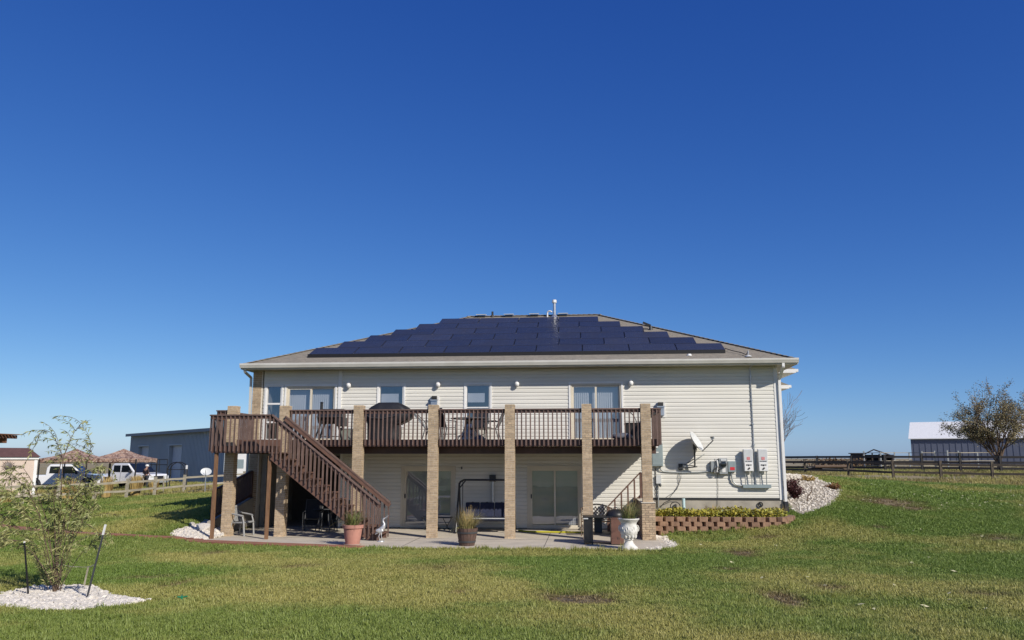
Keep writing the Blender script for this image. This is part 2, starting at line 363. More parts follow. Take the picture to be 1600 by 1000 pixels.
def gp(px, py):
    """plan point where the line of sight through photo pixel px, py first meets the ground"""
    r = RAYS(px, py); lo = None; d = _DD
    for step in (0, 1):
        bx = cam.location.x + cam_f.x*d + cam_r.x*r[0]*d; by = cam.location.y + cam_f.y*d + cam_r.y*r[0]*d
        below = CAM_H + r[2]*d < hgt(bx, by); k = int(np.argmax(below)) if below.any() else len(d)-1
        if step == 0: d = np.linspace(d[max(k-1, 0)], d[k], 12)
    return float(bx[k]), float(by[k])

REDSTRIP = [gp(-200, 803), gp(-100, 812), gp(0, 823), gp(70, 830), gp(150, 836), gp(230, 839.5), gp(300, 842.5), (-8.8, -4.78), (-6.5, -5.40), (-3.55, -6.05)]
BED_TREE = [gp(*p) for p in ((-30, 942), (0, 931), (45, 921), (90, 919), (130, 918), (150, 920), (160, 928), (190, 936), (235, 942), (190, 950), (120, 957), (60, 956), (0, 951), (-30, 947))]
BED_LEFT = [gp(*p) for p in ((266, 836), (275, 829), (300, 823), (322, 815), (345, 812), (349, 838), (322, 844), (290, 843))]
BED_RIGHT = [(9.35, -.75)] + [gp(*p) for p in ((1262, 803), (1295, 792), (1312, 778), (1316, 768), (1300, 757), (1278, 749), (1258, 740))] + [(9.3, 9)]
BED_PIER = [gp(*p) for p in ((1014, 846), (1024, 838), (1045, 840), (1062, 852), (1063, 858), (1040, 861), (1008, 861))]
BEDS = [BED_TREE, BED_LEFT, BED_RIGHT, BED_PIER]
PLANTER = [(4.72, 0), (9.0, 0), (9.0, -.8), (8.7, -1.6), (8.2, -1.9), (4.72, -1.95)]
# worn places: (x, y, rx, ry, depth)
WORN = []
for (px, py, w, hh, a) in ((900, 937, 75, 12, 1.0), (938, 940, 36, 9, .9), (1222, 938, 34, 16, 1.0), (716, 929, 20, 6, .7), (1160, 865, 35, 8, .85), (1140, 892, 30, 4, .7), (1195, 841, 45, 5, .6),
                           (1385, 786, 50, 10, .95), (1430, 795, 40, 6, .8), (1300, 921, 40, 8, .55), (1560, 842, 50, 8, .6), (278, 915, 22, 12, .9), (335, 867, 25, 6, .6), (690, 889, 70, 10, .35), (470, 887, 40, 6, .5), (1545, 932, 60, 6, .5), (230, 905, 60, 5, .55), (1375, 825, 20, 5, .5)):
    x, y = gp(px, py); x1, y1 = gp(px+w, py); xf, yf = gp(px, py-hh); WORN.append((x, y, abs(x1-x)+.02, abs(yf-y)*.8+.05, a))
def dryness(x, y):
    n = .55*vnoise(x, y*1.0, 3.1, 1)+.30*vnoise(x, y, 1.1, 2)+.15*vnoise(x, y, .35, 3)
    d = np.clip((n-.45)*2.9, 0, .75)
    d += .18*np.clip((vnoise(x, y, 7, 9)-.45)*3, 0, 1)
    return np.clip(d, 0, .85)
def wear(x, y):
    w = np.zeros(np.shape(x)); j = vnoise(x, y, .22, 4)*.8+vnoise(x, y, .7, 8)*.5
    for cx, cy, rx, ry, a in WORN:
        q = np.sqrt(((x-cx)/rx)**2+((y-cy)/ry)**2); w = np.maximum(w, a*np.clip(1.55-q-.75*j, 0, 1))
    return np.clip(w*1.7, 0, 1)
def field(x, y):
    """1 where mown lawn gives way to dry pasture"""
    fr = y - (24.5 - (x-9)*.68); a = np.clip(fr/1.2, 0, 1)*(x > 4)
    fl = y - np.interp(x, [-60, -30, -22, -17, -12, 4], [22, 18, 17.2, 20.5, 24, 24]); b = np.clip(fl/1.2, 0, 1)*(x <= 4)
    return np.maximum(a, b)

def graded(lo, hi, c0, c1, fine, g=1.16):
    a = list(np.arange(c0, c1+1e-6, fine)); s = fine; v = c1
    while v < hi: s *= g; v += s; a.append(v)
    s = fine; v = c0; b = []
    while v > lo: s *= g; v -= s; b.append(v)
    return np.array(b[::-1]+a)
gx = graded(-6000, 6000, -25, 26, .25); gy = graded(-300, 9000, -24, 24, .25)
GX, GY = np.meshgrid(gx, gy); GZ = hgt(GX, GY)
cover = inpoly(GX, GY, PATIO)
GZ = np.where(cover, np.minimum(GZ, -.10), GZ)
GZ = np.where((GX > -9.2) & (GX < 9.1) & (GY > 0) & (GY < 12.6), -.15, GZ)
nx, ny = len(gx), len(gy)
V = np.stack([GX, GY, GZ], -1).reshape(-1, 3)
idx = np.arange(nx*ny).reshape(ny, nx)
F = np.stack([idx[:-1, :-1], idx[:-1, 1:], idx[1:, 1:], idx[1:, :-1]], -1).reshape(-1, 4)
me = bpy.data.meshes.new('ground'); me.from_pydata(V.tolist(), [], F.tolist()); me.polygons.foreach_set('use_smooth', [True]*len(F))
bedm = np.zeros(GX.shape)
for b_ in BEDS: bedm = np.maximum(bedm, inpoly(GX, GY, b_)*1.0)
for nm, arr in (('bed', bedm), ('dry', dryness(GX, GY)), ('wear', wear(GX, GY)), ('field', field(GX, GY))):
    fa = me.attributes.new(nm, "FLOAT", "POINT"); fa.data.foreach_set('value', np.ascontiguousarray(arr.ravel(), dtype=np.float32))
def attr(nt, name, typ='GEOMETRY'):
    a = nt.nodes.new('ShaderNodeAttribute'); a.attribute_name = name; a.attribute_type = typ; return a.outputs['Fac']
def ground_mat():
    m, nt, b = nodes_mat('lawn_ground'); b.inputs['Roughness'].default_value = 1
    f = noise(nt, 55, 3, .7, coord='World'); g = noise(nt, 9, 4, .65, coord='World'); far = noise(nt, .05, 5, .6, coord='World', stretch=(1, .35, 1)); mid = noise(nt, .9, 5, .6, coord='World')
    lawn = mixcol(nt, ramp(nt, f, .35, .65), (.075, .115, .022), (.15, .19, .05))
    lawn = mixcol(nt, attr(nt, 'dry'), lawn, mixcol(nt, ramp(nt, f, .35, .65), (.18, .165, .05), (.27, .235, .09)))
    worn = mixcol(nt, ramp(nt, g, .38, .62), (.085, .058, .032), (.26, .195, .10))
    lawn = mixcol(nt, attr(nt, 'wear'), lawn, worn)
    past = mixcol(nt, ramp(nt, g, .38, .62), (.27, .185, .095), (.38, .28, .155)); past = mixcol(nt, ramp(nt, mid, .42, .6), past, (.19, .18, .07))
    past = mixcol(nt, ramp(nt, far, .42, .6), past, (.30, .25, .15))
    c = mixcol(nt, attr(nt, 'field'), lawn, past); c = mixcol(nt, attr(nt, 'bed'), c, (.40, .35, .28)); nt.links.new(c, b.inputs['Base Color']); bump(nt, b, f, .03, .5)
    return m
M['ground'] = ground_mat(); me.materials.append(M['ground'])
ground = bpy.data.objects.new('ground', me); COL.objects.link(ground); ground['kind'] = 'structure'

# patio slab with control joints, cast in strips
mb = MB()
mb.prism(PATIO, 'xy', -.14, 0.0)
tag(mb.build('patio', M['concrete']), kind='structure')
mb = MB()
for xj in (-2.5, 1.35): mb.box(xj, xj+.012, -6.33, -.02, -.02, .0035)
mb.box(-9.0, 4.6, -3.62, -3.61, -.02, .0035)
tag(mb.build('patio_joints', M['flash']), kind='structure')
# red edging kerb
mb = MB()
pts = []
for (x0, y0), (x1, y1) in zip(REDSTRIP[:-1], REDSTRIP[1:]):
    for k in range(6): pts.append((x0+(x1-x0)*k/6, y0+(y1-y0)*k/6))
pts.append(REDSTRIP[-1])
def strip(mb, pts, w, top, base=.3, zf=None):
    L = []; 
    for i, (x, y) in enumerate(pts):
        a = pts[max(i-1, 0)]; c = pts[min(i+1, len(pts)-1)]; d = Vector((c[0]-a[0], c[1]-a[1])).normalized(); n = Vector((-d.y, d.x))*(w(x) if callable(w) else w)/2
        z = (zf(x, y) if zf else h1(x, y)); L.append(((x+n.x, y+n.y), (x-n.x, y-n.y), z))
    vs = []
    for a, c, z in L: vs += [(*a, z-base), (*a, z+top), (*c, z+top), (*c, z-base)]
    fs = []
    for i in range(len(L)-1):
        for k in range(4): fs.append((i*4+k, i*4+(k+1) % 4, (i+1)*4+(k+1) % 4, (i+1)*4+k))
    fs += [(0, 1, 2, 3), tuple(len(vs)-4+k for k in (3, 2, 1, 0))]
    mb.add(vs, fs)
strip(mb, pts, lambda x: .70 if x < -15.5 else (.30+.11*(-12-x) if x < -12 else (.30 if x < -9.6 else .50)), .045, zf=lambda x, y: max(h1(x, y), -.03))
tag(mb.build('path_edging', M['red']), kind='structure')

# ------------------------------------------------------------------ grass and gravel (uncountable: instanced stuff)
def scatter(name, P, rot, scl, sources, mat_attrs=None):
    me = bpy.data.meshes.new(name); me.from_pydata(P.tolist(), [], [])
    a = me.attributes.new('rot', 'FLOAT_VECTOR', 'POINT'); a.data.foreach_set('vector', np.ascontiguousarray(rot, dtype=np.float32).ravel())
    a = me.attributes.new('scl', 'FLOAT_VECTOR', 'POINT'); a.data.foreach_set('vector', np.ascontiguousarray(scl, dtype=np.float32).ravel())
    for nm, arr in (mat_attrs or {}).items():
        a = me.attributes.new(nm, 'FLOAT', 'POINT'); a.data.foreach_set('value', np.ascontiguousarray(arr, dtype=np.float32))
    o = bpy.data.objects.new(name, me); COL.objects.link(o); o['kind'] = 'stuff'
    c = bpy.data.collections.new(name + '_source')
    for s_ in sources: c.objects.link(s_)
    ng = bpy.data.node_groups.new(name + '_scatter', 'GeometryNodeTree')
    ng.interface.new_socket('Geometry', in_out='INPUT', socket_type='NodeSocketGeometry'); ng.interface.new_socket('Geometry', in_out='OUTPUT', socket_type='NodeSocketGeometry')
    N = ng.nodes; gi = N.new('NodeGroupInput'); go = N.new('NodeGroupOutput'); ip = N.new('GeometryNodeInstanceOnPoints'); ci = N.new('GeometryNodeCollectionInfo')
    ci.inputs['Collection'].default_value = c; ci.inputs['Separate Children'].default_value = True; ci.inputs['Reset Children'].default_value = True
    ip.inputs['Pick Instance'].default_value = True
    ar = N.new('GeometryNodeInputNamedAttribute'); ar.data_type = 'FLOAT_VECTOR'; ar.inputs['Name'].default_value = 'rot'
    as_ = N.new('GeometryNodeInputNamedAttribute'); as_.data_type = 'FLOAT_VECTOR'; as_.inputs['Name'].default_value = 'scl'
    er = N.new('FunctionNodeEulerToRotation'); L = ng.links
    L.new(gi.outputs[0], ip.inputs['Points']); L.new(ci.outputs[0], ip.inputs['Instance']); L.new(ar.outputs['Attribute'], er.inputs[0]); L.new(er.outputs[0], ip.inputs['Rotation']); L.new(as_.outputs['Attribute'], ip.inputs['Scale']); L.new(ip.outputs[0], go.inputs[0])
    md = o.modifiers.new('scatter', 'NODES'); md.node_group = ng
    return o
def blade_mat():
    m, nt, b = nodes_mat('grass_blade'); b.inputs['Roughness'].default_value = .55
    oi = nt.nodes.new('ShaderNodeObjectInfo'); f = noise(nt, 30, 2, .6, coord='World')
    g = mixcol(nt, oi.outputs['Random'], (.118, .208, .022), (.255, .350, .066))
    g = mixcol(nt, ramp(nt, f, .35, .7), g, (.185, .245, .052))
    y = mixcol(nt, oi.outputs['Random'], (.36, .335, .085), (.52, .455, .155))
    c = mixcol(nt, attr(nt, 'dry', 'INSTANCER'), g, y); c = mixcol(nt, attr(nt, 'wear', 'INSTANCER'), c, mixcol(nt, oi.outputs['Random'], (.15, .095, .05), (.30, .22, .11)))
    nt.links.new(c, b.inputs['Base Color'])
    tl = nt.nodes.new('ShaderNodeBsdfTranslucent'); nt.links.new(c, tl.inputs[0]); mx = nt.nodes.new('ShaderNodeMixShader'); mx.inputs[0].default_value = .25
    out = nt.nodes['Material Output']; nt.links.new(b.outputs[0], mx.inputs[1]); nt.links.new(tl.outputs[0], mx.inputs[2]); nt.links.new(mx.outputs[0], out.inputs[0])
    return m
M['blade'] = blade_mat()
def tuft(n, rad, hgt_, seed):
    r = random.Random(seed); mb = MB()
    for _ in range(n):
        a = r.uniform(0, 6.283); q = rad*math.sqrt(r.random()); x, y = q*math.cos(a), q*math.sin(a)
        h = hgt_*r.uniform(.55, 1.15); ln = h*r.uniform(.1, .8); d = r.uniform(0, 6.283); w = r.uniform(.0035, .006); tx, ty = math.cos(d), math.sin(d)
        sx, sy = -ty*w, tx*w
        mb.add([(x-sx, y-sy, -.02), (x+sx, y+sy, -.02), (x+tx*ln*.4+sx*.8, y+ty*ln*.4+sy*.8, h*.62), (x+tx*ln*.4-sx*.8, y+ty*ln*.4-sy*.8, h*.62), (x+tx*ln, y+ty*ln, h)], [(0, 1, 2, 3), (3, 2, 4)])
    o = bpy.data.objects.new('tuft', mb.mesh('tuft', M['blade'], normals=False)); return o
cx, cy = cam.location.x, cam.location.y
def lawn_points(n, dmin, dmax):
    # even density in plan over the visible wedge
    ang = rng.uniform(-.80, .80, n); d = np.sqrt(rng.uniform(dmin**2, dmax**2, n))
    hx, hy = -math.sin(CAM_TH), math.cos(CAM_TH)
    x = cx + d*(np.cos(ang)*hx + np.sin(ang)*hy); y = cy + d*(np.cos(ang)*hy - np.sin(ang)*hx)
    ok = ~inpoly(x, y, PATIO) & ~inpoly(x, y, PLANTER) & (dist_line(x, y, REDSTRIP) > .25) & ~((x > -9.3) & (x < 9.3) & (y > -.05) & (y < 13)) & ~((x > -9.25) & (x < 4.9) & (y > -3.3) & (y < 0))
    for b_ in BEDS: ok &= ~inpoly(x, y, b_)
    w = wear(x, y); ok &= rng.uniform(0, 1, n) > w*.9
    ok &= rng.uniform(0, 1, n) > field(x, y)*.85
    x, y, w = x[ok], y[ok], w[ok]; return x, y, w
gxs, gys, gws, gsc = [], [], [], []
for n, d0, d1, s in ((78000, 4.5, 13, 1.0), (106000, 13, 22, 1.15), (100000, 22, 34, 1.5), (52000, 34, 56, 2.0)):
    x, y, w = lawn_points(n, d0, d1); gxs.append(x); gys.append(y); gws.append(w); gsc.append(np.full(len(x), s))
x = np.concatenate(gxs); y = np.concatenate(gys); w = np.concatenate(gws); s = np.concatenate(gsc)
tall = .75+.5*vnoise(x, y, 1.6, 12)
edge = dist_line(x, y, PATIO+PATIO[:1]) < .22
for b_ in BEDS[1:2]+BEDS[3:]: edge |= dist_line(x, y, b_+b_[:1]) < .12
edge |= dist_line(x, y, [(4.7, -2.05), (8.3, -2.0), (9.0, -1.6)]) < .22
tall = np.where(edge, tall*rng.uniform(1.0, 2.3, len(x)), tall)
tall = np.where(rng.uniform(0, 1, len(x)) < .035, tall*1.7, tall)
fd = field(x, y)
P = np.stack([x, y, hgt(x, y)], -1); n = len(x)
rot = np.stack([rng.normal(0, .14, n), rng.normal(0, .14, n), rng.uniform(0, 6.28, n)], -1)
scl = np.stack([s*rng.uniform(.8, 1.25, n), s*rng.uniform(.8, 1.25, n), (.6+.4*s)*tall*rng.uniform(.75, 1.25, n)*(1-.5*w)], -1)
scatter('lawn_grass', P, rot, scl, [tuft(26, .085, .052, k) for k in range(5)], {'dry': np.clip(dryness(x, y)+fd*.8, 0, 1), 'wear': np.clip(w*.9+fd*.5, 0, 1)})

# rough dry pasture beyond the lawn
n = 60000; ang = rng.uniform(-.75, .75, n); d = np.sqrt(rng.uniform(44**2, 105**2, n)); hx, hy = -math.sin(CAM_TH), math.cos(CAM_TH)
x = cx+d*(np.cos(ang)*hx+np.sin(ang)*hy); y = cy+d*(np.cos(ang)*hy-np.sin(ang)*hx)
ok = (field(x, y) > .5) & ~((x > -11) & (x < 12) & (y > -1) & (y < 14)) & (vnoise(x, y, 5.5, 41)+rng.uniform(-.25, .25, n) > .36); x, y, d = x[ok], y[ok], d[ok]; n = len(x)
s = 1.6+d/45
scatter('pasture_grass', np.stack([x, y, hgt(x, y)], -1), np.stack([rng.normal(0, .2, n), rng.normal(0, .2, n), rng.uniform(0, 6.28, n)], -1), np.stack([s, s, s*rng.uniform(.5, 1.5, n)], -1), [tuft(22, .09, .06, k+20) for k in range(4)],
        {'dry': np.clip(.55+.9*(vnoise(x, y, 4, 43)-.3), 0, 1), 'wear': np.clip(vnoise(x, y, 2.5, 44)*1.1-.2, 0, 1)})
def stone_src(k):
    bm = bmesh.new(); bmesh.ops.create_icosphere(bm, subdivisions=2, radius=1); r = random.Random(k)
    ax = [Vector((r.uniform(-1, 1), r.uniform(-1, 1), r.uniform(-1, 1))).normalized() for _ in range(7)]
    for v in bm.verts:
        for a in ax:
            d = v.co.dot(a)
            if d > .62: v.co -= a*(d-.62)*.85
        v.co.x *= 1.25; v.co.z *= .72
    me = bpy.data.meshes.new('stone'); bm.to_mesh(me); bm.free(); me.materials.append(M['stone']); return bpy.data.objects.new('stone', me)
STONES = [stone_src(k) for k in range(5)]
def gravel(name, poly, n, size, keep=1.0, zadd=.012):
    xs = [p[0] for p in poly]; ys = [p[1] for p in poly]
    x = rng.uniform(min(xs), max(xs), n*3); y = rng.uniform(min(ys), max(ys), n*3); ok = inpoly(x, y, poly); x, y = x[ok][:n], y[ok][:n]
    if keep < 1: k = (vnoise(x, y, .5, 21)+rng.uniform(-.2, .2, len(x))) < keep; x, y = x[k], y[k]
    m = len(x); sz = size*np.exp(rng.normal(0, .28, m))
    P = np.stack([x, y, hgt(x, y)+zadd+rng.uniform(0, .02, m)], -1)
    scatter(name, P, rng.uniform(0, 6.28, (m, 3))*np.array([.15, .15, 1]), np.stack([sz, sz, sz], -1), [bpy.data.objects.new('stone', s.data) for s in STONES])
gravel('white_gravel', BED_TREE, 5200, .030)
gravel('white_gravel', BED_LEFT, 2200, .036, zadd=.015)
gravel('white_gravel', BED_RIGHT, 14000, .033, keep=.74, zadd=.008)
gravel('white_gravel', BED_PIER, 1500, .036)
# ------------------------------------------------------------------ the house
house = thing('house', 'cream vinyl sided house with brick corner and grey hip roof above a walkout patio', 'house', (0, 6, 0))
HX0, HX1, HY1 = -8.90, 9.00, 12.6
EAVE_Z, RIDGE_Z, RY = 5.62, 8.36, 6.03
OPEN = {'side_window': (-8.80, -8.22, 2.98, 4.93), 'slider_a': (-8.06, -6.28, 2.93, 4.89), 'window_a': (-4.72, -3.81, 3.48, 4.91), 'window_b': (-1.63, -.75, 3.48, 4.91),
        'slider_b': (2.03, 3.77, 2.93, 4.90), 'door_a': (-3.78, -2.01, .02, 2.03), 'door_b': (.58, 2.34, .02, 2.05), 'recess': (-8.91, -6.02, -.09, 2.52)}
def rects_minus(x0, x1, z0, z1, holes):
    zs = sorted({z0, z1, *[z for h in holes for z in h[2:4] if z0 < z < z1]}); out = []
    for a, b in zip(zs[:-1], zs[1:]):
        cuts = sorted([(max(h[0], x0), min(h[1], x1)) for h in holes if h[2] < (a+b)/2 < h[3] and h[1] > x0 and h[0] < x1]); x = x0
        for c0, c1 in cuts:
            if c0 > x+.005: out.append((x, c0, a, b))
            x = max(x, c1)
        if x1 > x+.005: out.append((x, x1, a, b))
    return out
holes = list(OPEN.values())
mb = MB()
for x0, x1, z0, z1 in rects_minus(HX0, HX1, -.1, 5.5, holes): mb.box(x0, x1, .012, .17, z0, z1)
mb.box(HX0, HX0+.17, .175, HY1, -.1, 5.5); mb.box(HX1-.17, HX1, .175, HY1, -.1, 5.5); mb.box(HX0+.172, HX1-.172, HY1-.17, HY1, -.1, 5.5)
mb.build('wall', M['sheath'], house)
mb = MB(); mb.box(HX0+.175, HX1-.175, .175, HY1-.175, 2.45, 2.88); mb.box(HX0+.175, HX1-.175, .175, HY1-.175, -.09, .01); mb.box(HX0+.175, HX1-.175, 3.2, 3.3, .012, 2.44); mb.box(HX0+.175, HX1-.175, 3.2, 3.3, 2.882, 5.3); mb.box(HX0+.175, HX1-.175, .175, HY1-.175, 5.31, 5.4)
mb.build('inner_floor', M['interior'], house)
mb = MB(); mb.box(-8.9, -5.9, 2.9, 3.0, .012, 2.44); mb.box(-6.02, -5.9, .175, 2.899, .012, 2.44); mb.build('recess_wall', MAT('dark_brown_boards', (.09, .075, .065), rough=.9), house)  # recess lined with walls of one dark brown colour
mb = MB(); mb.box(-6.02, -5.93, -.05, -.0245, .0, 2.52); mb.build('recess_trim', M['white'], house)
# siding, one board per course and gap between openings
LAP = .127
def side_board(x0, x1, z0, z1, zb):
    """clapboard piece; zb is the course's own bottom so that cut pieces keep the slope"""
    prof = [(0, .022), (.62, .020), (.88, .006), (1, .005)]       # flat lower face, cove above it
    f = lambda z: -float(np.interp((z-zb)/LAP, [q[0] for q in prof], [q[1] for q in prof]))
    zz = [z0] + [zb+q[0]*LAP for q in prof[1:3] if z0+.004 < zb+q[0]*LAP < z1-.004] + [z1]; n = len(zz)
    vs = [(x, f(z), z) for x in (x0, x1) for z in zz] + [(x, .01, z) for x in (x0, x1) for z in (z0, z1)]
    mb = MB(); mb.add(vs, [(i, n+i, n+i+1, i+1) for i in range(n-1)] + [tuple(range(n))+(2*n+1, 2*n), tuple(range(n, 2*n))+(2*n+3, 2*n+2), (0, 2*n, 2*n+2, n), (n-1, 2*n-1, 2*n+3, 2*n+1)])
    return mb.build('siding_board', M['siding'], house, loc=((x0+x1)/2, 0, z0))
k = 0
while True:
    zb = .045 + k*LAP; k += 1
    if zb > 5.42: break
    zt = min(zb+LAP-.0015, 5.44)
    xl = HX0 if zb < 5.5 else HX0; xr = HX1-.10
    spans = [(xl, xr)] if zb > 1.0 else [(xl, 4.72)]
    for a, b in spans:
        for r in rects_minus(a+.0, b, zb, zt, holes):
            # long runs are lapped from several lengths of siding
            n = max(1, round((r[1]-r[0])/4.6)); off = random.uniform(-.9, .9) if n > 1 else 0
            xs = [r[0]] + [r[0]+(r[1]-r[0])*i/n+off for i in range(1, n)] + [r[1]]
            for a_, b_ in zip(xs[:-1], xs[1:]): side_board(a_, b_-.0015, r[2], r[3], zb)
mb = MB(); mb.box(4.74, HX1+.02, -.015, .011, .2, .985); mb.build('foundation', M['found'], house)
mb = MB(); mb.box(4.74, HX1+.01, -.03, -.016, .985, 1.03); mb.build('flashing', M['flash'], house)
mb = MB(); mb.box(HX1-.10, HX1+.03, -.034, .011, 1.0, 5.44); mb.build('corner_trim', M['white'], house)
mb = MB(); mb.box(-6.17, -6.05, -.05, -.022, 2.94, 5.44); mb.build('trim_board', M['white'], house)
# brick corner pilaster
brick_mesh = MB().box(-.097, .097, -.046, .046, -.0285, .0285).mesh('brick', M['brick'])
brick_half = MB().box(-.046, .046, -.046, .046, -.0285, .0285).mesh('brick', M['brick'])
CRS = .0677
def brick_pier(parent, x, y, z0, z1):
    n = int(round((z1-z0)/CRS)); h = .148
    mb = MB(); mb.box(x-h+.009, x+h-.009, y-h+.009, y+h-.009, z0, z0+n*CRS-.006); mb.build('mortar_core', M['mortar'], parent)
    for i in range(n):
        z = z0 + i*CRS + .0285; a, b = h-.097, h-.046; jt = lambda: random.uniform(-.0018, .0018)
        if i % 2: L = [(-h+.097, -b, 0), (b, -h+.097, 1), (a, b, 0), (-b, a, 1)]
        else: L = [(a, -b, 0), (b, a, 1), (-a, b, 0), (-b, -a, 1)]
        for dx, dy, r in L: inst('brick', brick_mesh, parent, (x+dx+jt(), y+dy+jt(), z), (0, 0, R(90) if r else 0))
n = int(5.44/CRS); mb = MB(); mb.box(-9.29, -8.94, -.03, .32, 0, 5.44); 
pil = mb.build('brick_pilaster', M['mortar'], house)
for i in range(n):
    z = i*CRS+.03; o = (i % 2)*.102
    L = [(-9.30+.097+o, 0), (-9.30+.097+.204+o-(.055 if not i % 2 else .102+.0), 0)]
    inst('brick', brick_mesh, pil, (-9.30+.097, -.0, z)) if not i % 2 else inst('brick', brick_half, pil, (-9.30+.046, -.0, z))
    inst('brick', brick_half if not i % 2 else brick_mesh, pil, (-9.30+.194+.011+.046 if not i % 2 else -9.30+.092+.011+.097, -.0, z), scale=(1.35 if not i % 2 else 1.25, 1, 1))
    inst('brick', brick_mesh, pil, (-9.27, .155, z), (0, 0, R(90)))

# windows and sliding doors
def frame_ring(x0, x1, z0, z1, w, y0, y1):
    mb = MB(); mb.box(x0, x1, y0, y1, z1-w, z1); mb.box(x0, x1, y0, y1, z0, z0+w); mb.box(x0, x0+w, y0, y1, z0+w+.0005, z1-w-.0005); mb.box(x1-w, x1, y0, y1, z0+w+.0005, z1-w-.0005); return mb
def pane(parent, x0, x1, z0, z1, y):
    return MB().quad((x0, y, z0), (x1, y, z0), (x1, y, z1), (x0, y, z1)).build('pane', M['glass'], parent, normals=False)
def blinds(parent, x0, x1, z0, z1, y, mat='blind', turn=25, w=.085):
    mb = MB(); n = int((x1-x0)/(w*.86)); c, s = math.cos(R(turn))*w/2, math.sin(R(turn))*w/2
    for i in range(n):
        x = x0+(i+.5)*(x1-x0)/n
        mb.prism([(x-c, y-s), (x+c, y+s), (x+c, y+s+.003), (x-c, y-s+.003)], 'xy', z0+.02, z1-.02)
    mb.build('blind', M[mat], parent)
def window(key, kind):
    x0, x1, z0, z1 = OPEN[key]; nm = 'sliding_door' if kind == 'slide' else 'window'; tw = .062
    mb = frame_ring(x0-tw+.01, x1+tw-.01, z0-(.0 if kind == 'slide' else tw), z1+tw-.01, tw, -.042, -.0225) if kind != 'slide' else None
    if mb is None:
        mb = MB(); mb.box(x0-tw, x0, -.045, -.0225, z0, z1+tw); mb.box(x1, x1+tw, -.045, -.0225, z0, z1+tw); mb.box(x0+.0005, x1-.0005, -.045, -.0225, z1, z1+tw)
    root = mb.build(nm, M['white'] if kind != 'slide' or key.startswith('slider') else M['trimtan'], house)
    fr = frame_ring(x0+.001, x1-.001, z0+.001, z1-.001, .05, -.02, .09).build('frame', M['trimtan'] if kind == 'slide' else M['white'], root)
    if kind == 'slide':
        xm = (x0+x1)/2; a0, a1 = x0+.052, x1-.052
        frame_ring(a0, xm+.03, z0+.052, z1-.052, .062, .012, .04).build('sash', M['trimtan'], root)
        frame_ring(xm-.03, a1, z0+.052, z1-.052, .062, .045, .075).build('sash', M['trimtan'], root)
        pane(root, a0+.06, xm-.03, z0+.11, z1-.11, .025); pane(root, xm+.03, a1-.06, z0+.11, z1-.11, .06)
        blinds(root, x0+.06, x1-.06 if key != 'slider_b' else x1-.06, z0+.06, z1-.1, .115 if key in ('door_a', 'door_b') else .21, turn=12 if key in ('door_a', 'door_b') else 20)
        hx = {'slider_a': xm+.0, 'slider_b': a1-.03, 'door_a': a0+.03, 'door_b': a0+.03}[key]
        MB().box(hx-.018, hx+.018, -.03, .011, (z0+z1)/2-.02, (z0+z1)/2+.12).build('handle', M['white'] if key == 'slider_b' else M['darkgrey'], root)
    elif kind == 'tall':
        for zz in (3.62, 4.27): MB().box(x0+.05, x1-.05, -.012, .06, zz-.03, zz+.03).build('mullion', M['white'], root)
        for a, b in ((z0+.05, 3.59), (3.65, 4.24), (4.30, z1-.05)): pane(root, x0+.05, x1-.05, a, b, .03)
    else:
        zm = z0+.62; MB().box(x0+.05, x1-.05, .0, .06, zm-.022, zm+.022).build('mullion', M['white'], root)
        pane(root, x0+.05, x1-.05, z0+.05, zm-.022, .035); pane(root, x0+.05, x1-.05, zm+.022, z1-.05, .045)
        # half drawn shade inside
        MB().box(x0+.06, x1-.22, .14, .15, z1-.62, z1-.30).build('shade', M['blind'], root)
    return root
window('side_window', 'tall'); window('slider_a', 'slide'); window('window_a', 'hung'); window('window_b', 'hung'); window('slider_b', 'slide'); window('door_a', 'slide'); window('door_b', 'slide')
mb = MB(); mb.prism([(x, 4.962+.02*math.cos((x-3.3)/.5*math.pi/2)) for x in (2.80, 3.0, 3.2, 3.4, 3.6, 3.8)] + [(3.8, 4.955), (2.80, 4.955)], 'xz', -.05, -.0225); mb.build('door_trim', M['white'], house)

# roof: four hipped planes with courses of shingles, soffit, fascia, gutter
rx0, rx1, ry0, ry1 = -9.50, 9.56, -.62, 12.7
rl, rr = -2.35, 3.15
def roof_solid(off, grow=0):
    mb = MB(); e = [(rx0, ry0), (rx1, ry0), (rx1, ry1), (rx0, ry1)]
    vs = [(x, y, EAVE_Z+off) for x, y in e] + [(rl, RY, RIDGE_Z+off), (rr, RY, RIDGE_Z+off)]
    mb.add(vs, [(0, 1, 5, 4), (1, 2, 5), (2, 3, 4, 5), (3, 0, 4), (3, 2, 1, 0)]); return mb
roof = roof_solid(-.03).build('roof', M['shingle'], house)
SL = (RIDGE_Z-EAVE_Z)/(RY-ry0)
mb = MB(); nC = 46
for i in range(nC):
    t0, t1 = i/nC, (i+1)/nC
    for side in range(3):
        if side == 0: A, B, Ca, Cb = (rx0, ry0), (rx1, ry0), (rl, RY), (rr, RY)
        elif side == 1: A, B, Ca, Cb = (rx1, ry0), (rx1, ry1), (rr, RY), (rr, RY)
        else: A, B, Ca, Cb = (rx0, ry1), (rx0, ry0), (rl, RY), (rl, RY)
        q = lambda P, Q, t, dz: (P[0]+(Q[0]-P[0])*t, P[1]+(Q[1]-P[1])*t, EAVE_Z+(RIDGE_Z-EAVE_Z)*t+dz)
        a, b, c, d = q(A, Ca, t0, .012), q(B, Cb, t0, .012), q(B, Cb, t1, .001), q(A, Ca, t1, .001)
        mb.quad(a, b, c, d); mb.quad(q(A, Ca, t0, -.004), q(B, Cb, t0, -.004), b, a)
o = mb.build('shingle_courses', M['shingle'], roof); o['kind'] = 'stuff'
mb = MB()
